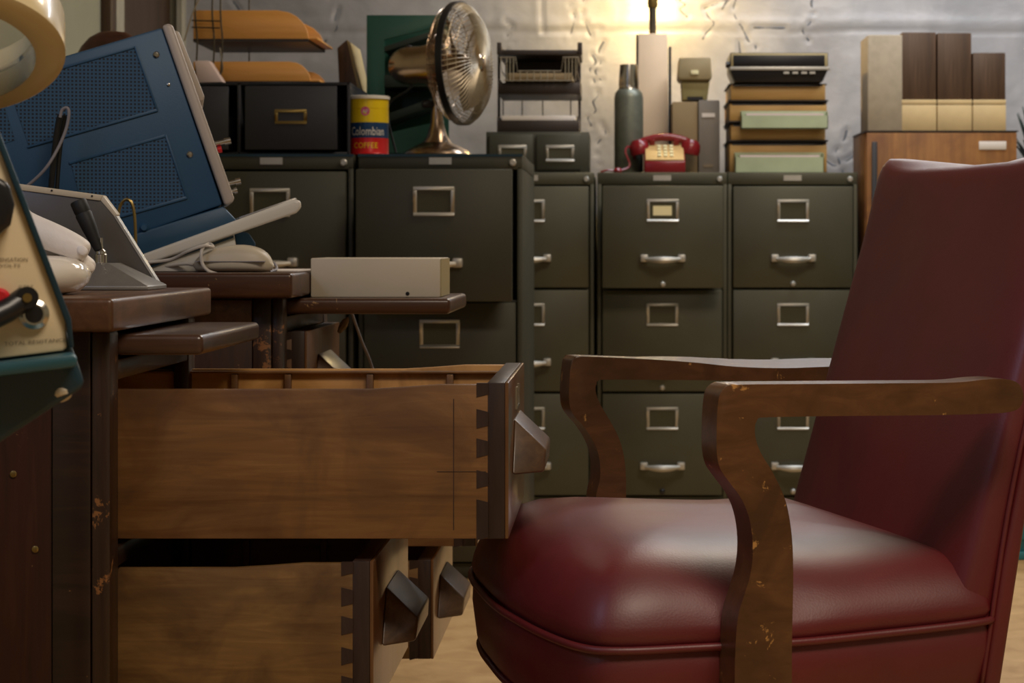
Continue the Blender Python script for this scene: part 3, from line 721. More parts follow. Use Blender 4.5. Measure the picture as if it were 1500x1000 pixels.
# joystick
Yj = 2.46
js = thing('joystick', 'black-handled joystick with chrome collar on a low grey metal wedge', 'joystick', (XW(160, Yj), Yj-.03, Zd))
bm = bmesh.new()
y0, y1 = Yj-.07, Yj+.03
xa, xb_, xc_ = XW(60, Yj), XW(170, Yj), XW(228, Yj-.03)
zt_ = ZW(385, Yj)
lo = [(xa, y0, Zd+.0005), (xc_, y0, Zd+.0005), (xc_, y1, Zd+.0005), (xa, y1, Zd+.0005)]
lo2 = [(x, y, Zd+.005) for x, y, z in lo]
up = [(xa+.01, y0+.035, zt_), (xb_, y0+.035, zt_), (xb_, y1-.004, zt_), (xa+.01, y1-.004, zt_)]
V_ = [[bm.verts.new(p) for p in q] for q in (lo, lo2, up)]
for a_, c_ in zip(V_, V_[1:]):
    for k in range(4): bm.faces.new((a_[k], a_[(k+1) % 4], c_[(k+1) % 4], c_[k]))
bm.faces.new(V_[0][::-1]); bm.faces.new(V_[2])
finish(bm, 'base', M['grey_metal'], js, bev=.001)
jb = P(148, 385, Yj-.005)
finish(lathe([(.0075, -.001), (.0075, .010), (.0065, .011), (.006, .014), (.003, .017), (.0022, .022), (.0022, .03)], jb, (0, 0, 1), 24), 'collar', M['chrome'], js)
hp = P(145, 366, Yj-.005); hd = (P(114, 294, Yj-.005)-hp); hl = hd.length
finish(lathe([(.0024, -.012), (.0024, 0), (.0052, .0), (.0062, .006), (.0090, hl*.45), (.0102, hl*.72), (.0093, hl*.75), (.0099, hl*.8), (.0099, hl*.97), (.0090, hl), (0, hl)], hp, hd, 20), 'handle', M['black_matte'], js)
# white glazed object and plaster hand
Yh = 2.20; zbm = Zd
wm = thing('glazed_paperweight', 'smooth glossy white rounded paperweight under the plaster fingers', 'paperweight', (XW(90, Yh), Yh, zbm))
bm = lathe([(.0, 0), (.030, .0), (.048, .004), (.057, .013), (.060, .022), (.056, .031), (.046, .038), (.030, .0415), (0, .043)], (XW(132, Yh)-.060, Yh, zbm), seg=40)
finish(bm, 'paperweight_body', M['gloss_white'], wm, ang=180)
hand = thing('plaster_hand', 'white plaster hand with extended fingers resting on the glossy paperweight', 'hand', (XW(10, Yh), Yh, zbm+.04))
def skin_mesh(name, chains, mat, parent, sub=2):
    me = bpy.data.meshes.new('tmp'); vs = []; es = []; rs = []
    for ch in chains:
        prev = None
        for item in ch:
            if isinstance(item, int): prev = item; continue
            p, r_ = item; vs.append(p); rs.append(r_); i = len(vs)-1
            if prev is not None: es.append((prev, i))
            prev = i
    off = world_loc(parent)
    me.from_pydata([Vector(v)-off for v in vs], es, [])
    o_ = bpy.data.objects.new('tmp', me); COL.objects.link(o_)
    o_.modifiers.new('skin', 'SKIN'); s_ = o_.modifiers.new('s', 'SUBSURF'); s_.levels = sub; s_.render_levels = sub
    sv = me.skin_vertices[0].data
    for i, r_ in enumerate(rs): sv[i].radius = r_ if isinstance(r_, tuple) else (r_, r_)
    sv[0].use_root = True
    dg = bpy.context.evaluated_depsgraph_get(); dg.update()
    m2 = bpy.data.meshes.new_from_object(o_.evaluated_get(dg)); bpy.data.objects.remove(o_)
    m2.name = name; m2.materials.clear(); m2.materials.append(mat)
    for p in m2.polygons: p.use_smooth = True
    o2 = bpy.data.objects.new(name, m2); COL.objects.link(o2); o2.parent = parent
    return o2
yh = Yh+.035
hc = [
 [(P(-150, 400, yh+.03), .030), (P(-90, 385, yh+.025), .030), (P(-45, 358, yh+.02), (.026, .036)), (P(-8, 342, yh+.015), (.022, .036))],
]
def fing(pts, rs, root): return [root]+[(P(*p), r_) for p, r_ in zip(pts, rs)]
idx = fing([(30, 330, yh-.018), (62, 341, yh-.022), (98, 356, yh-.024), (118, 367, yh-.024), (129, 373, yh-.024)], [.0185, .0175, .016, .0150, .0115], 3)
mid = fing([(32, 340, yh+.012), (70, 356, yh+.006), (104, 378, yh), (126, 392, yh-.003), (136, 398, yh-.004)], [.018, .0165, .0145, .0135, .0105], 3)
rng_ = fing([(26, 340, yh+.035), (62, 352, yh+.034), (92, 372, yh+.032), (112, 388, yh+.03)], [.013, .0125, .011, .009], 3)
lit = fing([(14, 345, yh+.056), (42, 356, yh+.060), (66, 372, yh+.062), (80, 386, yh+.062)], [.011, .0105, .0095, .008], 3)
thb = fing([(-60, 372, yh-.012), (-30, 380, yh-.03), (5, 372, yh-.035), (30, 366, yh-.035)], [.015, .014, .0125, .010], 1)
skin_mesh('hand_body', hc+[idx, mid, rng_, lit, thb], M['plaster'], hand, 2)
# nail
for px, py, yy in ((121, 367, yh-.0372), (131, 391, yh-.0142)):
    bm = bmesh.new(); bmesh.ops.create_uvsphere(bm, u_segments=14, v_segments=8, radius=1)
    c0 = P(px, py, yy)
    mt = Matrix.Translation(c0) @ Matrix.Rotation(math.radians(35), 4, 'Y') @ Matrix.Diagonal((.0066, .0022, .0048, 1))
    bmesh.ops.transform(bm, matrix=mt, verts=bm.verts)
    finish(bm, 'fingernail', M['plaster'], hand, ang=180)
# brass loop and black stylus
Yq = 2.80
lp = thing('brass_loop', 'bent brass tube loop standing between the grey panel and the blue instrument', 'tube', tuple(P(185, 400, Yq)))
lp.location.z = 0.0
o = finish(tube([P(173, 399, Yq), P(172, 330, Yq), P(176, 302, Yq), P(185, 292, Yq), P(194, 300, Yq), P(198, 330, Yq), P(199, 399, Yq)], .0022, 8, smooth=6), 'loop', M['brass'], lp)
lp.location = lp.location
st = thing('probe', 'black test probe standing upright with a grey cable before the blue instrument', 'probe', tuple(P(85, 400, 2.80)))
finish(tube([P(66, 396, 2.80), P(76, 262, 2.80), P(84, 190, 2.80), P(89, 168, 2.80)], .0042, 10, smooth=4), 'probe_body', M['black'], st)
finish(tube([P(76, 396, 2.812), P(86, 240, 2.812), P(94, 176, 2.812), P(96, 170, 2.812)], .003, 8, smooth=4), 'probe_clip', M['black_matte'], st)
finish(tube([P(88, 172, 2.795), P(91, 161, 2.795), P(98, 158, 2.795), P(101, 166, 2.795), P(97, 188, 2.795), P(86, 215, 2.79), P(68, 245, 2.78), P(45, 268, 2.78), P(20, 285, 2.78)], .0022, 8, smooth=6), 'probe_cable', M['cable_grey'], st)
finish(lathe([(.02, 0), (.02, .012), (.006, .016), (.006, .03)], (P(71, 396, 2.805).x, 2.805, ZT2)), 'probe_foot', M['black'], st)
# grey cable from slide
tag(finish(tube([P(512, 448, 3.17), P(517, 463, 3.175), P(530, 500, 3.2), P(545, 538, 3.22), P(556, 600, 3.24), P(556, 1000, 3.24), P(540, 1090, 3.22)], .0022, 6, smooth=5), 'hanging_cord', M['cable_grey']), 'thin grey cord hanging beyond the pulled-out slide', 'cord')
bm = bmesh.new(); bmesh.ops.create_icosphere(bm, subdivisions=2, radius=1)
for v in bm.verts: v.co *= 1+.35*noise.noise(v.co*2.2)
bmesh.ops.transform(bm, matrix=Matrix.Translation(P(503, 476, 3.1)) @ Matrix.Rotation(.5, 4, 'Y') @ Matrix.Diagonal((.006, .004, .014, 1)), verts=bm.verts)
o = finish(bm, 'tape_scrap', M['kraft'], ang=10); tag(o, 'crumpled scrap of tan tape dangling under the slide', 'tape')

# ================================================================== FOREGROUND INSTRUMENT AND MAGNIFIER LAMP
Yi = 1.45
IP = Plane(XW(60, Yi), Yi, math.radians(15.7))
it = thing('test_meter', 'dark teal test meter with cream dial panel, tilted, at the left edge', 'instrument', tuple(IP.w(-.2, .60, .08)))
def ipt(px, py, t=0): return IP.w(*IP.pick(px, py, t), t)
finish(prism(IP, [(-84, 0), (60, 388), (121, 552), (124, 562), (118, 570), (0, 648), (-260, 818), (-380, 560), (-380, 60)], 0, .16), 'case', M['teal_dk'], it, bev=.004, seg=3)
finish(prism(IP, [(-60, 60), (96, 470), (98, 508), (92, 513), (0, 524), (-380, 570), (-380, 100)], -.006, 0), 'dial_panel', M['panel_cream'], it, bev=.0015)
finish(prism(IP, [(-60, 60), (-52, 58), (104, 466), (108, 508), (101, 508), (96, 472)], -.010, 0), 'panel_edge', M['teal_dk'], it, bev=.001)
finish(prism(IP, [(-400, 574), (0, 528), (108, 514), (112, 522), (112, 534), (0, 548), (-400, 600)], -.030, 0), 'lower_lip', M['teal'], it, bev=.003)
finish(lathe([(0, -.004), (.006, -.004), (.0075, -.002), (.0075, .002), (.006, .004), (0, .004)], ipt(90, 576, .006), (.42, -.38, -.82), 18), 'rubber_foot', M['cream'], it)
for pts, nm, mt in (([(0, 262), (14, 270), (22, 300), (16, 330), (0, 344), (-40, 350), (-40, 260)], 'dial_knob', 'black'),):
    finish(prism(IP, pts, -.03, -.006), nm, M[mt], it, bev=.004, seg=3)
finish(lathe([(.008, 0), (.008, .012), (.006, .014), (0, .014)], ipt(-1, 438, -.006), -IP.v, 20), 'red_post', M['red_bright'], it)
finish(tube([ipt(38, 436, -.012), ipt(10, 455, -.02), ipt(-30, 474, -.03)], .0085, 14), 'black_plug', M['black'], it)
finish(lathe([(.0105, 0), (.0105, .004), (.0075, .006), (.0055, .006), (.0055, .001), (.004, .001), (.004, .0005), (0, .0005)], ipt(50, 460, -.006), -IP.v, 24), 'jack_ring', M['chrome'], it)
finish(lathe([(.0062, 0), (.0062, .0015), (0, .0015)], ipt(50, 460, -.0122), -IP.v, 20), 'jack_hole', M['black'], it)
finish(lathe([(.0078, 0), (.0078, .002), (.0035, .0022), (0, .0022)], ipt(40, 436, -.0205), -IP.v, 20), 'plug_end', M['black'], it)
finish(lathe([(.0032, 0), (.0032, .0012), (0, .0012)], ipt(40, 436, -.0228), -IP.v, 14), 'plug_pin', M['brass'], it)
def ifn(px, py, rot=0):
    c0 = ipt(px, py, -.0066)
    def f(x, y, z): return c0+IP.u*(x*math.cos(rot)-y*math.sin(rot))+Vector((0, 0, x*math.sin(rot)+y*math.cos(rot)))
    return f
finish(text_bm('COMPENSATION', .0028, ifn(8, 383), .030), 'lettering', M['ink_dark'], it)
finish(text_bm('AC VOLTS', .0022, ifn(6, 391), .022), 'lettering', M['ink_dark'], it)
finish(text_bm('OUTPUT', .0022, ifn(38, 422), .010), 'lettering', M['ink_dark'], it)
finish(text_bm('TOTAL RESISTANCE', .0026, ifn(52, 503, .06), .042), 'lettering', M['ink_dark'], it)
# pedestal that carries the meter (out of frame to the left)
ps = thing('equipment_stand', 'dark steel stand under the tilted test meter, just outside the left edge', 'stand', (-.52, Yi+.08, 0))
finish(B((-.66, -.50, Yi-.03, Yi+.07, .02, .56)), 'post', M['black_steel'], ps, bev=.003)
finish(B((-.70, -.46, Yi-.02, Yi+.18, 0, .02)), 'foot_plate', M['black_steel'], ps, bev=.003)
# magnifier lamp ring
Yl = 1.5
ml = thing('magnifier_lamp', 'cream ring-shaped magnifier lamp hanging at the top left corner', 'lamp', tuple(P(-60, 40, Yl)))
LC = P(-90, 84, Yl); LN = Vector((.136, -.44, -.90)).normalized()   # opening direction (down)
ro, ri = .090, .0685
finish(lathe([(ri, .0), (ro-.006, .0), (ro, -.004), (ro, -.034), (ro-.010, -.044), (ri+.004, -.046), (ri, -.040), (ri, 0)], LC, LN, 64, cap=False), 'ring_housing', M['lampring'], ml, ang=50)
finish(lathe([(0, -.020), (ri-.001, -.020), (ri-.001, -.026), (0, -.026)], LC, LN, 48), 'lens', M['lens'], ml, ang=50)
finish(tube([LC+LN*-.03+Vector((-.07, 0, 0)), LC+Vector((-.12, .0, .03)), LC+Vector((-.25, .05, .12)), LC+Vector((-.45, .1, .05)), Vector((-1.0, 1.7, .9)), Vector((-1.25, 2.12, .74))], .009, 10, smooth=6), 'lamp_arm', M['lampring'], ml)

# ================================================================== ON THE NEAR CABINETS
ZCab = CH
Yk = 4.78; sk = F/Yk
cf = thing('card_file', 'black two-drawer steel card file on the left filing cabinet', 'card file', (XW(400, Yk), Yk+.15, ZCab))
x0, x1 = XW(262, Yk), XW(512, Yk); zt = ZW(121, Yk)
xm = XW(350, Yk)
finish(B((x0, x1, Yk, Yk+.36, zt-.006, zt), (x0, x0+.006, Yk, Yk+.36, ZCab, zt), (x1-.006, x1, Yk, Yk+.36, ZCab, zt), (xm-.004, xm+.004, Yk, Yk+.36, ZCab, zt), (x0, x1, Yk, Yk+.36, ZCab, ZCab+.006), (x0, x1, Yk+.35, Yk+.36, ZCab, zt)), 'shell', M['black_steel'], cf, bev=.001)
for (a0, a1, pull) in ((266, 337, .02), (362, 496, .03)):
    xa, xb_ = XW(a0, Yk), XW(a1, Yk)
    dr = finish(B((xa, xb_, Yk-pull, Yk-pull+.006, ZCab+.010, zt-.010)), 'drawer', M['black_steel'], cf, bev=.002)
    finish(B((xa+.004, xb_-.004, Yk-pull+.006, Yk+.3, ZCab+.012, ZCab+.09)), 'card_tray', M['black_steel'], dr)
    if a0 > 300:
        cx, cz = (xa+xb_)/2, ZW(172, Yk)
        finish(B((cx-.037, cx+.037, Yk-pull-.003, Yk-pull, cz+.010, cz+.017), (cx-.037, cx+.037, Yk-pull-.003, Yk-pull, cz-.017, cz-.010),
                 (cx-.037, cx-.030, Yk-pull-.003, Yk-pull, cz-.010, cz+.010), (cx+.030, cx+.037, Yk-pull-.003, Yk-pull, cz-.010, cz+.010)), 'label_holder', M['brass'], dr, bev=.001)
# orange trays
def ply_tray(x0p, x1p, top, bot, Yt, dY, label, curve=.05):
    t = thing('letter_tray', label, 'tray', (XW((x0p+x1p)/2, Yt), Yt+dY/2, ZW(bot, Yt)), 'orange plywood letter trays')
    xa, xb_ = XW(x0p, Yt), XW(x1p, Yt); za, zb_ = ZW(bot, Yt), ZW(top, Yt); hh = zb_-za
    side = [(xa, za), (xb_, za)]+[(xb_-hh*1.1*(1-math.cos(q)), za+hh*math.sin(q)) for q in (.3, .6, .9, 1.2, PI/2)]+[(xa, zb_)]
    for i, y in enumerate((Yt, Yt+dY-.006)):
        finish(prism(Plane(0, y), side, 0, .006, px=False), 'side_board', M['ply'], t, bev=.0015)
    finish(B((xa, xb_+.02, Yt+.006, Yt+dY-.006, za, za+.005), (xa, xa+.005, Yt+.006, Yt+dY-.006, za+.005, zb_)), 'tray_floor', M['ply'], t, bev=.001)
    finish(prism(Plane(0, Yt-.001), [(xa, za-.007), (xb_, za-.007), (xb_, za), (xa, za)], 0, dY, px=False), 'tray_edge', M['tray_brown'], t)
    return t
ply_tray(283, 452, 15, 57, 4.9, .28, 'upper orange plywood letter tray in the wire holder')
ply_tray(283, 455, 90, 119, 4.9, .28, 'lower orange plywood letter tray on the black card file')
wh = thing('wire_holder', 'dark wire rack holding the two orange letter trays', 'rack', (XW(310, 4.88), 4.9, zt))
for px, y0 in ((287, 4.885), (312, 4.885), (324, 4.87)):
    finish(tube([P(px, -60, y0), P(px-1, 20, y0), P(px+2, 60, y0), P(px, 100, y0), P(px-3, 119, y0)], .0022, 6, smooth=3), 'upright_wire', M['wire'], wh)
finish(tube([P(365, -40, 5.2), P(365, 110, 5.2)], .002, 6), 'upright_wire', M['wire'], wh)
for py in (30, 40):
    finish(tube([P(281, py, 4.88), P(322, py+1, 4.88)], .002, 6), 'cross_wire', M['wire'], wh)
finish(tube([P(270, 60, 4.87), P(282, 20, 4.87), P(300, -20, 4.87)], .0018, 6, smooth=3), 'slanted_wire', M['wire_light'], wh)
finish(tube([P(322, 70, 4.87), P(326, 100, 4.86), P(320, 110, 4.86), P(314, 102, 4.86)], .002, 6, smooth=4), 'hook_wire', M['wire'], wh)
finish(tube([P(285, -60, 4.885), P(324, -60, 4.87), P(365, -40, 5.2)], .002, 6), 'cross_wire', M['wire'], wh)
tag(finish(prism(Plane(0, 4.82), [(285, 89), (306, 89), (326, 120), (290, 121)], 0, .05), 'paper_stack', M['pink_paper'], bev=.001), 'pale pink papers leaning on the black card file', 'paper')
# picture frame
pf = thing('picture_frame', 'brown-backed picture frame leaning behind the coffee can', 'frame', (XW(520, 5.2), 5.2, ZCab))
FP = Plane(0, 5.19)
finish(prism(FP, [(494, 70), (508, 58), (545, 224), (520, 224), (497, 130)], 0, .2), 'backing', M['walnut_dark'], pf, bev=.002)
finish(prism(FP, [(508, 58), (513, 62), (528, 130), (549, 224), (545, 224)], -.003, .203), 'frame_edge', M['cream_side'], pf, bev=.001)
# coffee can
Yc = 4.83; r_ = .0455; cc = Vector((XW(541, Yc), Yc, ZCab)); kz = Yc/F
can = thing('coffee_can', 'yellow, blue and red coffee can with pale plastic lid', 'can', tuple(cc))
zt = ZW(141, Yc)-ZCab; hcan = zt
z1_, z2_ = hcan*.285, hcan*.545
finish(lathe([(r_, .001), (r_+.001, .003), (r_, .005), (r_, z1_)], cc, seg=40), 'red_band', M['can_red'], can)
finish(lathe([(r_, z1_), (r_, z2_)], cc, seg=40), 'blue_band', M['can_blue'], can)
finish(lathe([(r_, z2_), (r_, (z2_+hcan)/2-.001), (r_-.001, (z2_+hcan)/2), (r_, (z2_+hcan)/2+.001), (r_, hcan-.008)], cc, seg=40), 'yellow_band', M['can_yellow'], can)
finish(lathe([(r_-.001, hcan-.008), (r_+.003, hcan-.008), (r_+.003, hcan-.001), (r_, hcan), (0, hcan)], cc, seg=40), 'lid', M['white'], can)
def cyl(cx0, z0, rr):
    def f(x, y, z):
        a_ = (x+cx0)/rr - PI/2+.0; return cc+Vector((rr*math.cos(a_), rr*math.sin(a_), z0+y))
    return f
finish(text_bm('Colombian', .020, cyl(0, z1_+.006, r_+.0008), .086), 'lettering', M['ink_white'], can)
finish(text_bm('COFFEE', .013, cyl(-.004, z1_-.024, r_+.0008), .06), 'lettering', M['ink_yellow'], can)
bm = bmesh.new(); bmesh.ops.create_circle(bm, cap_ends=True, segments=24, radius=.0105)
bmesh.ops.triangulate(bm, faces=bm.faces); f_ = cyl(-.004, z2_+.026, r_+.0005)
for v in bm.verts: v.co = f_(v.co.x, v.co.y, 0)
finish(bm, 'emblem', M['pink'], can)
finish(text_bm('AP', .009, cyl(-.004, z2_+.0215, r_+.0012), .014), 'lettering', M['ink_white'], can)
# green organiser behind fan
go = thing('metal_organizer', 'dark green metal shelf organizer standing behind the fan', 'organizer', (XW(590, 5.15), 5.2, ZCab))
GPp = Plane(0, 5.12)
finish(prism(GPp, [(537, 22), (656, 22), (656, 36), (563, 58), (563, 224), (537, 224)], 0, .01), 'front_flange', M['green'], go, bev=.001)
finish(prism(GPp, [(537, 22), (650, 22), (650, 224), (537, 224)], .15, .16), 'back_plate', M['green'], go)
finish(prism(GPp, [(537, 22), (542, 22), (542, 224), (537, 224)], .01, .15), 'side_plate', M['green'], go)
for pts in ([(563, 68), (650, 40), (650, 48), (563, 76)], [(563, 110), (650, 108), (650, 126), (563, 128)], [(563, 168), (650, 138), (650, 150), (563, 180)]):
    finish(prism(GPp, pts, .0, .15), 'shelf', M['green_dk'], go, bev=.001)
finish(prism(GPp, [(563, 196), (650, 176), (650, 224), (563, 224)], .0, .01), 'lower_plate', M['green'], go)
# fan
Yf = 4.9; kf = Yf/F
fan = thing('desk_fan', 'vintage plated metal desk fan with round wire grille facing right', 'fan', (XW(640, Yf), Yf, ZCab))
fb = Vector((XW(640, Yf), Yf, ZCab))
finish(lathe([(0, 0), (.078, 0), (.080, .006), (.074, .014), (.055, .024), (.034, .034), (.024, .05), (.017, .075), (.014, .10), (.013, .125), (0, .125)], fb, seg=40), 'base', M['nickel'], fan)
fa = math.radians(-17); FN = Vector((math.cos(fa), math.sin(fa), .02)).normalized()
FC = P(676, 93, Yf-.01)
finish(lathe([(0, -.186), (.014, -.184), (.028, -.176), (.039, -.163), (.045, -.148), (.047, -.13), (.047, -.10), (.052, -.075), (.052, -.048), (.030, -.043), (0, -.043)], FC-FN*.0, FN, 36), 'motor_housing', M['nickel'], fan, ang=50)
finish(tube([fb+Vector((0, 0, .118)), fb+Vector((.0, 0, .15)), FC-FN*.085+Vector((0, 0, -.03))], .013, 14), 'yoke', M['nickel'], fan)
finish(lathe([(.009, -.012), (.011, 0), (.009, .012), (0, .014)], fb+Vector((-.022, -.01, .125)), (-1, -.3, 0), 14), 'tilt_knob', M['black'], fan)
finish(lathe([(.010, 0), (.010, .006), (.004, .01), (0, .01)], FC-FN*.135+Vector((0, -.005, .040)), (0, 0, 1), 14), 'oscillation_knob', M['black'], fan)
finish(tube([FC-FN*.12+Vector((0, 0, -.04)), FC-FN*.13+Vector((-.01, 0, -.06)), FC-FN*.17+Vector((-.02, 0, -.10)), fb+Vector((-.10, .02, .01))], .0028, 8, smooth=5), 'power_cord', M['black'], fan)
qf = Vector((0, 0, 1)).rotation_difference(FN).to_matrix()
def fp(r, th, h): return FC+qf@Vector((r*math.cos(th), r*math.sin(th), h))
R_ = .146
def ringbm(r, h, rad, bm=None, seg=56, s=6):
    return tube([fp(r, 2*PI*k/seg, h) for k in range(seg)], rad, s, bm, closed=True)
bm = lathe([(R_-.003, -.009), (R_+.002, -.009), (R_+.002, .007), (R_-.003, .007)], FC, FN, 60)
for f in list(bm.faces):
    if len(f.verts) > 10: bm.faces.remove(f)
finish(bm, 'rim_band', M['black'], fan)
for k in range(3): pass
bm = None
for (r, h) in ((.020, .050), (.05, .048), (.09, .042), (.12, .033), (.138, .018)): bm = ringbm(r, h, .0009, bm, s=4)
finish(bm, 'front_ring_wires', M['wire_light'], fan)
bm = bmesh.new()
for k in range(72):
    th = 2*PI*k/72
    tube([fp(.02, th, .050), fp(.07, th+.05, .0475), (fp(.115, th+.12, .038)), fp(.138, th+.16, .02), fp(R_, th+.18, .004)], .0011, 4, bm)
o = finish(bm, 'front_grille', M['wire_light'], fan); o['kind'] = 'stuff'
bm = bmesh.new()
for k in range(60):
    th = 2*PI*k/60
    tube([fp(.045, th, -.055), fp(.09, th, -.05), fp(.128, th, -.036), fp(R_, th, -.006)], .0009, 4, bm)
o = finish(bm, 'rear_grille', M['nickel'], fan); o['kind'] = 'stuff'
bm = None
for (r, h) in ((.075, -.052), (.11, -.045), (.135, -.028)): bm = ringbm(r, h, .001, bm, s=4)
finish(bm, 'rear_ring_wires', M['nickel'], fan)
finish(lathe([(.0215, .047), (.0215, .051), (.015, .056), (0, .058)], FC, FN, 24), 'badge', M['nickel'], fan)
finish(lathe([(.024, -.035), (.024, .012), (.014, .02), (0, .022)], FC, FN, 24), 'hub', M['nickel'], fan)
for k in range(4):
    bm = bmesh.new(); th0 = k*PI/2+.3; g = []
    for i in range(7):
        r = .022+(.105)*i/6; sp_ = .30+.42*math.sin(PI*min(1, i/6*.9+.1)); row = []
        for j in range(7):
            th = th0+sp_*(j/6-.3); row.append(bm.verts.new(fp(r, th, -.02+.03*(j/6))))
        g.append(row)
    for i in range(6):
        for j in range(6): bm.faces.new((g[i][j], g[i+1][j], g[i+1][j+1], g[i][j+1]))
    bmesh.ops.solidify(bm, geom=bm.faces[:], thickness=.0015)
    finish(bm, 'blade', M['blade_metal'], fan, ang=60)

# ================================================================== ON THE FAR CABINETS
Yv = 6.08
# grey double card file
x0, x1 = XW(712, Yv), XW(863, Yv); zt = ZW(193, Yv)
cf = thing('card_file', 'grey-brown two-drawer card file on the half-hidden filing cabinet', 'card file', ((x0+x1)/2, Yv+.17, ZCab))
finish(B((x0, x1, Yv, Yv+.34, ZCab, zt)), 'shell', M['olive_dk'], cf, bev=.002)
for a0, a1 in ((717, 781), (786, 851)):
    xa, xb_ = XW(a0, Yv), XW(a1, Yv)
    dr = finish(B((xa, xb_, Yv-.014, Yv, ZCab+.010, zt-.008)), 'drawer', M['black_steel'] if 0 else M['olive_dk'], cf, bev=.002)
    cx, cz = (xa+xb_)/2+.004, ZW(225, Yv); y_ = Yv-.014
    finish(B((cx-.042, cx+.042, y_-.003, y_, cz+.016, cz+.025), (cx-.042, cx+.042, y_-.003, y_, cz-.025, cz-.016), (cx-.042, cx-.034, y_-.003, y_, cz-.016, cz+.016), (cx+.034, cx+.042, y_-.003, y_, cz-.016, cz+.016)), 'label_holder', M['alu'], dr, bev=.001)
    finish(B((cx-.034, cx+.034, y_-.001, y_, cz-.016, cz+.016)), 'card_slot', M['slot'], dr)
# dark tray tower
tt = thing('tray_tower', 'dark brown two-tier letter tray tower on the grey-brown card file', 'tray', (XW(790, 6.12), 6.25, zt))
ya, yb = 6.10, 6.38
def lip(p0, p1, top, bot, h2, name='tray'):
    xa, xb_ = XW(p0, ya), XW(p1, ya); z0, z1 = ZW(bot, ya), ZW(top, ya)
    o = finish(B((xa, xb_, ya, ya+.006, z0, z1), (xa, xa+.006, ya+.006, yb, z0, z1+h2), (xb_-.006, xb_, ya+.006, yb, z0, z1+h2), (xa+.006, xb_-.006, ya+.006, yb, z0, z0+.005), (xa+.006, xb_-.006, yb-.005, yb, z0+.005, z1+h2)), name, M['tray_brown'], tt, bev=.001)
    return o
lip(728, 848, 176, 193, .012); lip(729, 850, 121, 138, .012); lip(729, 851, 73, 80, .02)
for px in (731, 849):
    finish(B((XW(px-3, ya), XW(px+4, ya), ya-.004, ya+.012, ZW(80, ya), ZW(62, ya))), 'corner_horn', M['tray_brown'], tt, bev=.002)
    finish(B((XW(px-2, yb), XW(px+2, yb), yb-.006, yb, zt, ZW(66, ya))), 'post', M['tray_brown'], tt)
for px in (737, 765, 795, 836):
    finish(tube([P(px, 178, yb-.02), P(px, 137, yb-.02)], .002, 6), 'support_wire', M['wire'], tt)
finish(B((XW(733, ya), XW(845, ya), yb-.02, yb-.012, ZW(122, ya), ZW(80, ya))), 'back_board', M['tray_brown'], tt)
wb = thing('wire_basket', 'plated wire basket with loose papers in the dark tray tower', 'basket', (XW(790, 6.07), 6.2, ZW(121, ya)))
yw0, yw1 = 6.055, 6.34
bm = bmesh.new()
def wpath(pts, bm): tube(pts, .0017, 5, bm)
for yy in (yw0, yw1):
    wpath([P(733, 84, yy), P(737, 118, yy), P(843, 118, yy), P(847, 84, yy)], bm)
    wpath([P(733, 84, yy), P(755, 84, yy), P(758, 104, yy), P(822, 104, yy), P(825, 84, yy), P(847, 84, yy)], bm)
for px in list(range(742, 756, 5))+list(range(828, 845, 5)): wpath([P(px, 85, yw0), P(px, 118, yw0)], bm)
for px in range(762, 822, 10): wpath([P(px, 104, yw0), P(px, 118, yw0)], bm)
for px in range(740, 845, 10):
    wpath([P(px, 118, yw0), Vector((XW(px, yw0), yw1, ZW(118, yw0)))], bm)
for px, py in ((733, 84), (847, 84), (735, 104), (845, 104)): wpath([P(px, py, yw0), Vector((XW(px, yw0), yw1, ZW(py, yw0)))], bm)
finish(bm, 'basket_wires', M['wire_light'], wb)
tag(finish(B((XW(745, 6.1), XW(838, 6.1), 6.08, 6.3, ZW(116, 6.06), ZW(106, 6.06))), 'paper_stack', M['kraft'], bev=.001), 'tan papers lying inside the plated wire basket', 'paper')
tag(finish(B((XW(735, 6.1), XW(842, 6.1), 6.11, 6.34, ZW(177, ya)-.0, ZW(169, ya))), 'paper_stack', M['paper'], bev=.001), 'white papers in the bottom dark brown tray', 'paper')
# thermos
Yt = 6.22; tc = Vector((XW(921, Yt), Yt, ZCab)); th_ = thing('thermos', 'green-grey hammertone thermos flask with chrome cup', 'thermos', tuple(tc))
hz = ZW(95, Yt)-ZCab
finish(lathe([(0, 0), (.042, 0), (.044, .004), (.044, hz*.70), (.041, hz*.745), (.033, hz*.775), (.0, hz*.775)], tc, seg=36), 'body', M['hammer_green'], th_)
finish(lathe([(0, hz*.776), (.032, hz*.776), (.030, hz*.80), (.031, hz*.82), (.027, hz), (.025, hz), (.024, hz-.004), (0, hz-.004)], tc, seg=36), 'cup', M['chrome'], th_)
# lamp
Yl2 = 6.42; lx = XW(956, Yl2)
lamp = thing('table_lamp', 'tall white tapered column lamp with lit bulb on a brass socket', 'lamp', (lx, Yl2, ZCab))
zl = ZW(51, Yl2)
bm = bmesh.new(); lo = [bm.verts.new(p) for p in ((lx-.050, Yl2-.04, ZCab), (lx+.050, Yl2-.04, ZCab), (lx+.050, Yl2+.04, ZCab), (lx-.050, Yl2+.04, ZCab))]
hi = [bm.verts.new(p) for p in ((lx-.045, Yl2-.04, zl), (lx+.045, Yl2-.04, zl), (lx+.045, Yl2+.04, zl), (lx-.045, Yl2+.04, zl))]
for k in range(4): bm.faces.new((lo[k], lo[(k+1) % 4], hi[(k+1) % 4], hi[k]))
bm.faces.new(lo[::-1]); bm.faces.new(hi)
finish(bm, 'column', M['lamp_white'], lamp, bev=.003)
finish(B((lx-.052, lx-.046, Yl2-.03, Yl2+.035, ZCab, zl-.002)), 'side_strip', M['black_steel'], lamp)
finish(B((lx+.0505, lx+.058, Yl2-.03, Yl2+.035, ZCab, zl-.04)), 'side_strip', M['black_steel'], lamp)
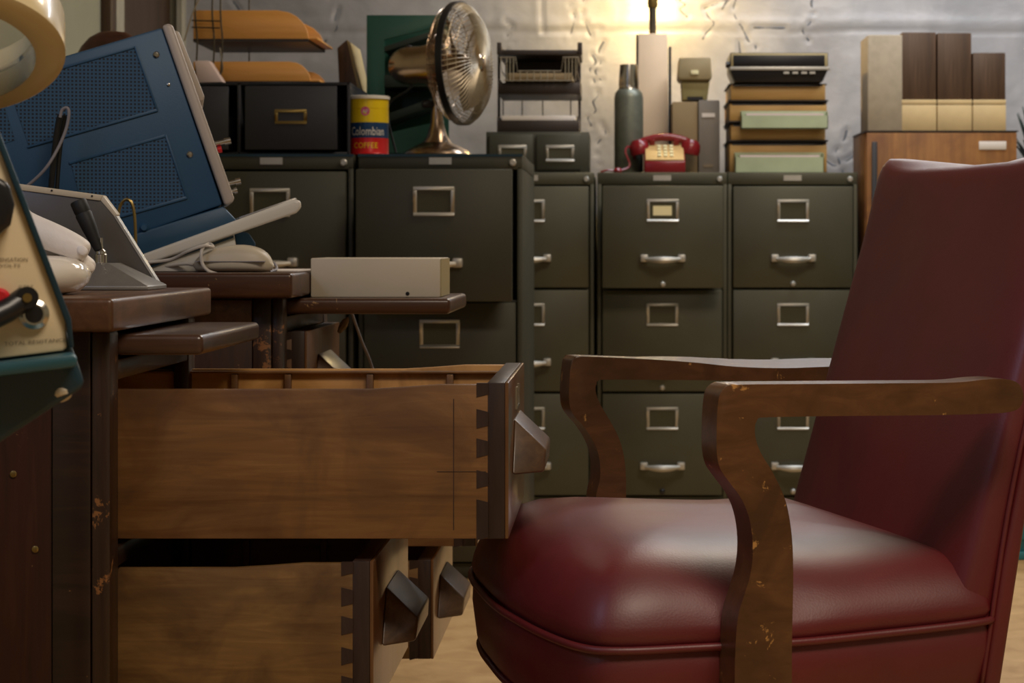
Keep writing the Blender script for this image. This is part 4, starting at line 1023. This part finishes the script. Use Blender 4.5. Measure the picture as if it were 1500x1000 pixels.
finish(lathe([(.011, 0), (.011, .085), (0, .085)], (lx, Yl2, zl), seg=16), 'neck', M['wire'], lamp)
finish(lathe([(.014, .085), (.016, .09), (.016, .112), (.012, .116), (0, .116)], (lx, Yl2, zl), seg=20), 'socket', M['brass'], lamp)
finish(lathe([(.012, .116), (.016, .13), (.028, .155), (.030, .17), (.025, .19), (.012, .20), (0, .202)], (lx, Yl2, zl), seg=24), 'bulb', M['bulb'], lamp)
bl = bpy.data.lights.new('lamp_bulb_light', 'POINT'); bl.energy = 10; bl.color = (1, .68, .26); bl.shadow_soft_size = .03
bo = bpy.data.objects.new('lamp_bulb_light', bl); COL.objects.link(bo); bo.location = (lx+.0, Yl2+.07, zl+.16)
# telephone
Yp_ = 6.05
ph = thing('telephone', 'red push-button telephone on the filing cabinet beside the thermos', 'telephone', (XW(974, Yp_), Yp_+.08, ZCab))
TP = Plane(0, Yp_)
xa, xb_ = XW(944, Yp_), XW(1004, Yp_)
SPp = [(Yp_, ZCab), (Yp_+.17, ZCab), (Yp_+.17, ZCab+.075), (Yp_+.11, ZCab+.09), (Yp_+.0, ZCab+.035)]
bm = bmesh.new(); A_ = [bm.verts.new((xa, y, z)) for y, z in SPp]; C_ = [bm.verts.new((xb_, y, z)) for y, z in SPp]
bm.faces.new(A_); bm.faces.new(C_[::-1])
for i in range(5): bm.faces.new((A_[i], C_[i], C_[(i+1) % 5], A_[(i+1) % 5]))
finish(bm, 'body', M['red'], ph, bev=.005, seg=3)
sl = Vector((0, .11, .055)); nn = Vector((0, -.055, .11)).normalized()
def face_pt(u, v, h=0): return Vector((xa+(xb_-xa)*u, Yp_, ZCab+.035))+sl*v+nn*h
def plate(u0, u1, v0, v1, h0, h1, bm=None):
    bm = bm or bmesh.new(); vs = [bm.verts.new(face_pt(u, v, h)) for u in (u0, u1) for v in (v0, v1) for h in (h0, h1)]
    for f in ((0, 1, 3, 2), (4, 6, 7, 5), (0, 4, 5, 1), (2, 3, 7, 6), (0, 2, 6, 4), (1, 5, 7, 3)): bm.faces.new([vs[i] for i in f])
    return bm
finish(plate(.03, .97, .02, .93, 0, .004), 'faceplate', M['tan'], ph, bev=.001)
for r in range(4):
    for c in range(3):
        u = .37+c*.15; v = .22+r*.18
        finish(plate(u-.045, u+.045, v-.05, v+.05, .004, .009), 'key', M['card'], ph, bev=.001)
for u in (.2, .8):
    finish(plate(u-.07, u+.07, .86, 1.0, 0, .022), 'cradle', M['red'], ph, bev=.002)
hx = XW(974, Yp_+.1); yy = Yp_+.10; hz = ZW(202, yy)
pts = [Vector((hx-.085, yy, hz-.028)), Vector((hx-.065, yy, hz-.010)), Vector((hx-.03, yy, hz)), Vector((hx, yy, hz+.003)), Vector((hx+.03, yy, hz)), Vector((hx+.065, yy, hz-.010)), Vector((hx+.085, yy, hz-.028))]
hs = finish(tube(pts, .0115, 12, smooth=4), 'handset', M['red'], ph)
for s in (-1, 1):
    finish(lathe([(0, .012), (.018, .012), (.028, .0), (.031, -.018), (.029, -.032), (0, -.034)], (hx+s*.079, yy-.004, hz-.018), (s*.2, 0, 1), 24), 'ear_cup', M['red'], hs)
pts = [P(930, 232, Yp_+.1)+Vector((0, 0, 0)), P(922, 215, Yp_+.08), P(916, 222, Yp_+.06), P(922, 243, Yp_+.05), P(905, 250, Yp_+.03), P(890, 249, Yp_+.02), P(880, 252, Yp_+.02)]
finish(tube(pts, .003, 8, smooth=8), 'handset_cord', M['red'], ph)
finish(lathe([(0, 0), (.012, 0), (.014, .006), (.008, .014), (0, .015)], (XW(905, 6.05), 6.04, ZCab+.001), seg=14), 'cord_plug', M['red'], ph)
# boxes
Yb = 6.2
tag(finish(B((XW(985, Yb), XW(1022, Yb), Yb, Yb+.26, ZCab, ZW(149, Yb))), 'file_box', M['kraft'], bev=.002), 'olive-tan cardboard file box behind the red telephone', 'box')
gb = thing('binder', 'grey binder box standing right of the tan file box', 'binder', (XW(1040, Yb), Yb+.12, ZCab))
finish(B((XW(1023, Yb), XW(1054, Yb), Yb-.01, Yb+.26, ZCab, ZW(147, Yb))), 'cover', M['grey_board'], gb, bev=.003)
finish(B((XW(1028, Yb), XW(1047, Yb), Yb-.012, Yb-.010, ZW(172, Yb), ZW(166, Yb))), 'spine_label', M['paper'], gb)
finish(B((XW(1030, Yb), XW(1044, Yb), Yb-.012, Yb-.010, ZW(245, Yb), ZW(241, Yb))), 'spine_mark', M['ink_dark'], gb)
dc = thing('device_case', 'khaki hinged-lid case standing on top of the tan file box', 'case', (XW(1015, Yb), Yb+.08, ZW(147, Yb)))
zc0 = ZW(147, Yb)+.0005
finish(prism(Plane(0, Yb+.02), [(998, 116), (1040, 116), (1036, 146.5), (1000, 146.5)], 0, .12), 'case_body', M['olive_case'], dc, bev=.003)
finish(prism(Plane(0, Yb+.005), [(995, 84), (1041, 84), (1043, 114), (1038, 117), (996, 117), (993, 112)], 0, .15), 'lid', M['olive_lid'], dc, bev=.004)
finish(B((XW(1012, Yb), XW(1023, Yb), Yb+.0, Yb+.005, ZW(109, Yb), ZW(103, Yb))), 'latch', M['card'], dc, bev=.001)
finish(B((XW(1007, Yb), XW(1030, Yb), Yb+.015, Yb+.02, ZW(146, Yb), ZW(141, Yb))), 'name_plate', M['black'], dc)
# tray stack on right cabinet
Yq = 6.05
x0, x1 = XW(1070, Yq), XW(1213, Yq)
rows = [(252, 207), (206, 179), (178, 148), (147, 120)]
labs = ['bottom tan wooden file tray of the stack on the right filing cabinet', 'second tan wooden file tray from the bottom, behind the mint trays', 'third tan wooden file tray from the bottom, under the topmost one', 'topmost tan wooden file tray, under the black radio']
for i, (b_, t_) in enumerate(rows):
    z0 = ZCab if i == 0 else ZW(b_, Yq); z1 = ZW(t_, Yq)
    s_ = .004 if i % 2 else 0
    t = thing('file_tray', labs[i], 'tray', ((x0+x1)/2, Yq+.15, z0), 'tan wooden file trays')
    yq = Yq+.035+s_
    finish(B((x0+s_, x1-s_, yq, yq+.012, z0+.004, z1-.010), (x0+s_, x0+s_+.008, yq+.012, yq+.3, z0+.004, z1-.004), (x1-s_-.008, x1-s_, yq+.012, yq+.3, z0+.004, z1-.004)), 'tray_walls', M['tan_wood'], t, bev=.0015)
    finish(B((x0-.004, x1+.004, yq-.004, yq+.3, z0, z0+.004)), 'tray_base', M['tray_brown'], t)
    finish(B((x0-.002, x1+.002, yq+.02, yq+.3, z1-.004, z1-.0005)), 'top_edge', M['tray_brown'], t)
def mint_tray(p0, p1, top, bot, label):
    Ym_ = Yq-.02
    xa, xb_ = XW(p0, Ym_), XW(p1, Ym_); z0, z1 = max(ZCab, ZW(bot, Ym_)), ZW(top, Ym_)
    t = thing('mint_tray', label, 'tray', ((xa+xb_)/2, Ym_+.03, z0), 'mint green metal trays')
    finish(B((xa, xb_, Ym_, Ym_+.002, z0, z1-.012), (xa, xb_, Ym_, Ym_+.05, z0, z0+.002), (xa, xa+.002, Ym_, Ym_+.05, z0, z1), (xb_-.002, xb_, Ym_, Ym_+.05, z0, z1), (xa, xb_, Ym_+.048, Ym_+.05, z0, z1+.004)), 'tray_body', M['mint'], t)
    finish(B((xa+.015, xb_-.012, Ym_+.008, Ym_+.045, z0+.004, z1-.006)), 'papers', M['pink_paper'], t)
mint_tray(1086, 1213, 163, 188, 'upper mint green metal tray hooked on the tan tray stack')
mint_tray(1077, 1207, 224, 253, 'lower mint green metal tray standing in front of the tan tray stack')
rd = thing('radio', 'black desk radio with silver strip on top of the tan tray stack', 'radio', ((x0+x1)/2, Yq+.1, ZW(120, Yq)+.001))
RP = Plane(0, Yq+.01)
finish(prism(RP, [(1070, 77), (1213, 77), (1213, 102), (1205, 119.5), (1077, 119.5), (1070, 102)], 0, .2), 'case', M['black'], rd, bev=.002)
finish(prism(RP, [(1071, 78), (1212, 78), (1212, 97), (1071, 97)], -.003, 0), 'front_frame', M['cream_side'], rd, bev=.0005)
finish(prism(RP, [(1074, 81), (1208, 81), (1208, 97), (1074, 97)], -.0045, -.002), 'dial_window', M['black'], rd, bev=.0005)
finish(prism(RP, [(1069, 98), (1215, 98), (1215, 103), (1069, 103)], -.008, 0), 'silver_strip', M['alu'], rd, bev=.001)
for px in (1152, 1165, 1178, 1190):
    finish(B((XW(px-4, Yq), XW(px+4, Yq), Yq-.002, Yq+.01, ZW(108, Yq), ZW(105, Yq))), 'button', M['alu'], rd)
finish(lathe([(.009, 0), (.009, .012), (0, .012)], P(1069, 95, Yq+.04), (-1, 0, 0), 14), 'side_knob', M['black'], rd)
# wooden cabinet
Yw = 5.98
x0, x1 = XW(1268, Yw), XW(1491, Yw); zt = ZW(193, Yw)
wc = thing('wooden_cabinet', 'walnut veneer cabinet with long metal handle at the right end of the row', 'cabinet', ((x0+x1)/2, Yw+.3, 0))
finish(B((x0, x1, Yw+.02, Yw+.32, 0.0, zt)), 'body', M['walnut'], wc, bev=.002)
dr = finish(B((x0+.003, x1-.003, Yw, Yw+.019, .05, zt-.003)), 'door', M['walnut'], wc, bev=.002)
finish(B((XW(1276, Yw), XW(1284, Yw), Yw-.02, Yw-.012, .3, ZW(208, Yw)), (XW(1277, Yw), XW(1283, Yw), Yw-.012, Yw, ZW(225, Yw), ZW(220, Yw)), (XW(1277, Yw), XW(1283, Yw), Yw-.012, Yw, .32, .33)), 'door_handle', M['black_steel'], dr, bev=.002)
finish(B((XW(1434, Yw), XW(1474, Yw), Yw-.0015, Yw, ZW(219, Yw), ZW(207, Yw))), 'door_label', M['paper'], dr, bev=.0005)
finish(B((x0-.002, x1+.002, Yw+.002, Yw+.32, zt, zt+.004)), 'top_edge', M['tray_brown'], wc)
zt += .004
Yw2 = 6.06
tag(finish(B((XW(1271, Yw2), XW(1322, Yw2), Yw2, Yw2+.18, zt, ZW(51, Yw2))), 'beige_board_box', M['beige_fabric'], bev=.004), 'tall beige linen box on the left of the wooden cabinet top', 'box')
for p0, p1, tp, lb in ((1321, 1372, 47, 'dark walnut and cream box file beside the tall beige box'), (1373, 1424, 48, 'dark walnut and cream box file in the middle, left of the short one'), (1425, 1474, 77, 'short walnut and cream box file at the right of its taller twins')):
    t = thing('box_file', lb, 'box file', (XW((p0+p1)/2, Yw2), Yw2+.12, zt), 'walnut and cream box files')
    xa, xb_ = XW(p0, Yw2)+.0005, XW(p1, Yw2)-.0005
    zs_ = ZW(153, Yw2); z2 = ZW(146, Yw2)
    finish(B((xa+.001, xb_-.001, Yw2+.004, Yw2+.2, zs_, ZW(tp, Yw2))), 'upper_case', M['walnut_dark'], t, bev=.002)
    finish(B((xa, xb_, Yw2, Yw2+.2, zt, zs_-.001)), 'lower_case', M['cream_box'], t, bev=.002)
    finish(B((xa, xb_, Yw2, Yw2+.004, zs_, z2)), 'band', M['cream_box'], t, bev=.001)
# plant behind on a stand
pt = thing('potted_plant', 'dark green leafy plant right of the wooden cabinet', 'plant', (XW(1530, 6.3), 6.3, 0))
pc = Vector((XW(1530, 6.3), 6.3, 0))
finish(B((pc.x-.1, pc.x+.1, 6.2, 6.4, 0, .80)), 'plant_stand', M['black_steel'], pt, bev=.004)
finish(lathe([(0, .80), (.06, .80), (.08, .93), (.085, .94), (.075, .94), (.07, .92), (0, .92)], pc, seg=24), 'pot', M['terracotta'], pt)
for k in range(26):
    a_ = random.uniform(0, 2*PI); r0 = random.uniform(.02, .05); zz = random.uniform(.98, 1.2)
    if k % 2 == 0: a_ = random.uniform(PI*.7, PI*1.3)
    bs = pc+Vector((0, 0, .92)); tip = pc+Vector((math.cos(a_)*r0*2.1, math.sin(a_)*r0*2.1, zz))
    dv = tip-bs; sd_ = dv.cross(Vector((0, 0, 1))).normalized() if dv.cross(Vector((0, 0, 1))).length > 1e-4 else Vector((1, 0, 0))
    bm = bmesh.new(); row = []
    for i in range(6):
        f = i/5; w_ = .022*math.sin(PI*(.15+.8*f)); c_ = bs+dv*f+Vector((0, 0, .02*math.sin(PI*f)))
        row.append((bm.verts.new(c_-sd_*w_), bm.verts.new(c_+Vector((0, 0, .004))), bm.verts.new(c_+sd_*w_)))
    for q0, q1 in zip(row, row[1:]):
        bm.faces.new((q0[0], q0[1], q1[1], q1[0])); bm.faces.new((q0[1], q0[2], q1[2], q1[1]))
    bmesh.ops.solidify(bm, geom=bm.faces[:], thickness=.001)
    finish(bm, 'leaf', M['plant'], pt)
# teal pedestal right
tb = thing('teal_cabinet', 'teal blue low cabinet seen behind the red chair at the right edge', 'cabinet', (1.2, 5.3, 0))
xa = XW(1455, 5.03)
finish(B((xa, xa+.45, 5.04, 5.6, .02, .62)), 'body', M['teal_box'], tb, bev=.003)
finish(B((xa, xa+.45, 5.03, 5.61, 0, .02)), 'base_strip', M['teal_box'], tb, bev=.003)
for z0 in (.05, .34):
    d_ = finish(B((xa+.01, xa+.44, 5.03, 5.04, z0, z0+.26)), 'drawer', M['teal_box'], tb, bev=.003)
    finish(B((xa+.18, xa+.28, 5.01, 5.03, z0+.2, z0+.212)), 'handle', M['alu'], d_, bev=.002)
# brown chair far left
bch = thing('brown_chair', 'brown leather round-topped chair back showing above the blue instrument', 'chair', (XW(160, 4.2), 4.2, 0))
xc_ = XW(165, 4.2); zt_ = ZW(45, 4.2)
bm = bmesh.new(); bmesh.ops.create_uvsphere(bm, u_segments=32, v_segments=20, radius=1)
for v in bm.verts:
    v.co = Vector((math.copysign(abs(v.co.x)**.75, v.co.x)*.115, math.copysign(abs(v.co.y)**.8, v.co.y)*.04, math.copysign(abs(v.co.z)**.8, v.co.z)*.36)) + Vector((xc_, 4.2, zt_-.36))
finish(bm, 'backrest', M['brown_leather'], bch, ang=180)
finish(lathe([(0, .42), (.17, .42), (.2, .45), (.2, .48), (.17, .51), (0, .52)], (xc_, 4.02, 0), seg=28), 'seat', M['brown_leather'], bch)
finish(lathe([(.025, .06), (.025, .42)], (xc_, 4.02, 0), seg=14), 'column', M['black_steel'], bch)
finish(lathe([(0, 0), (.2, 0), (.2, .02), (.05, .06), (0, .06)], (xc_, 4.02, 0), seg=24), 'foot', M['black_steel'], bch)
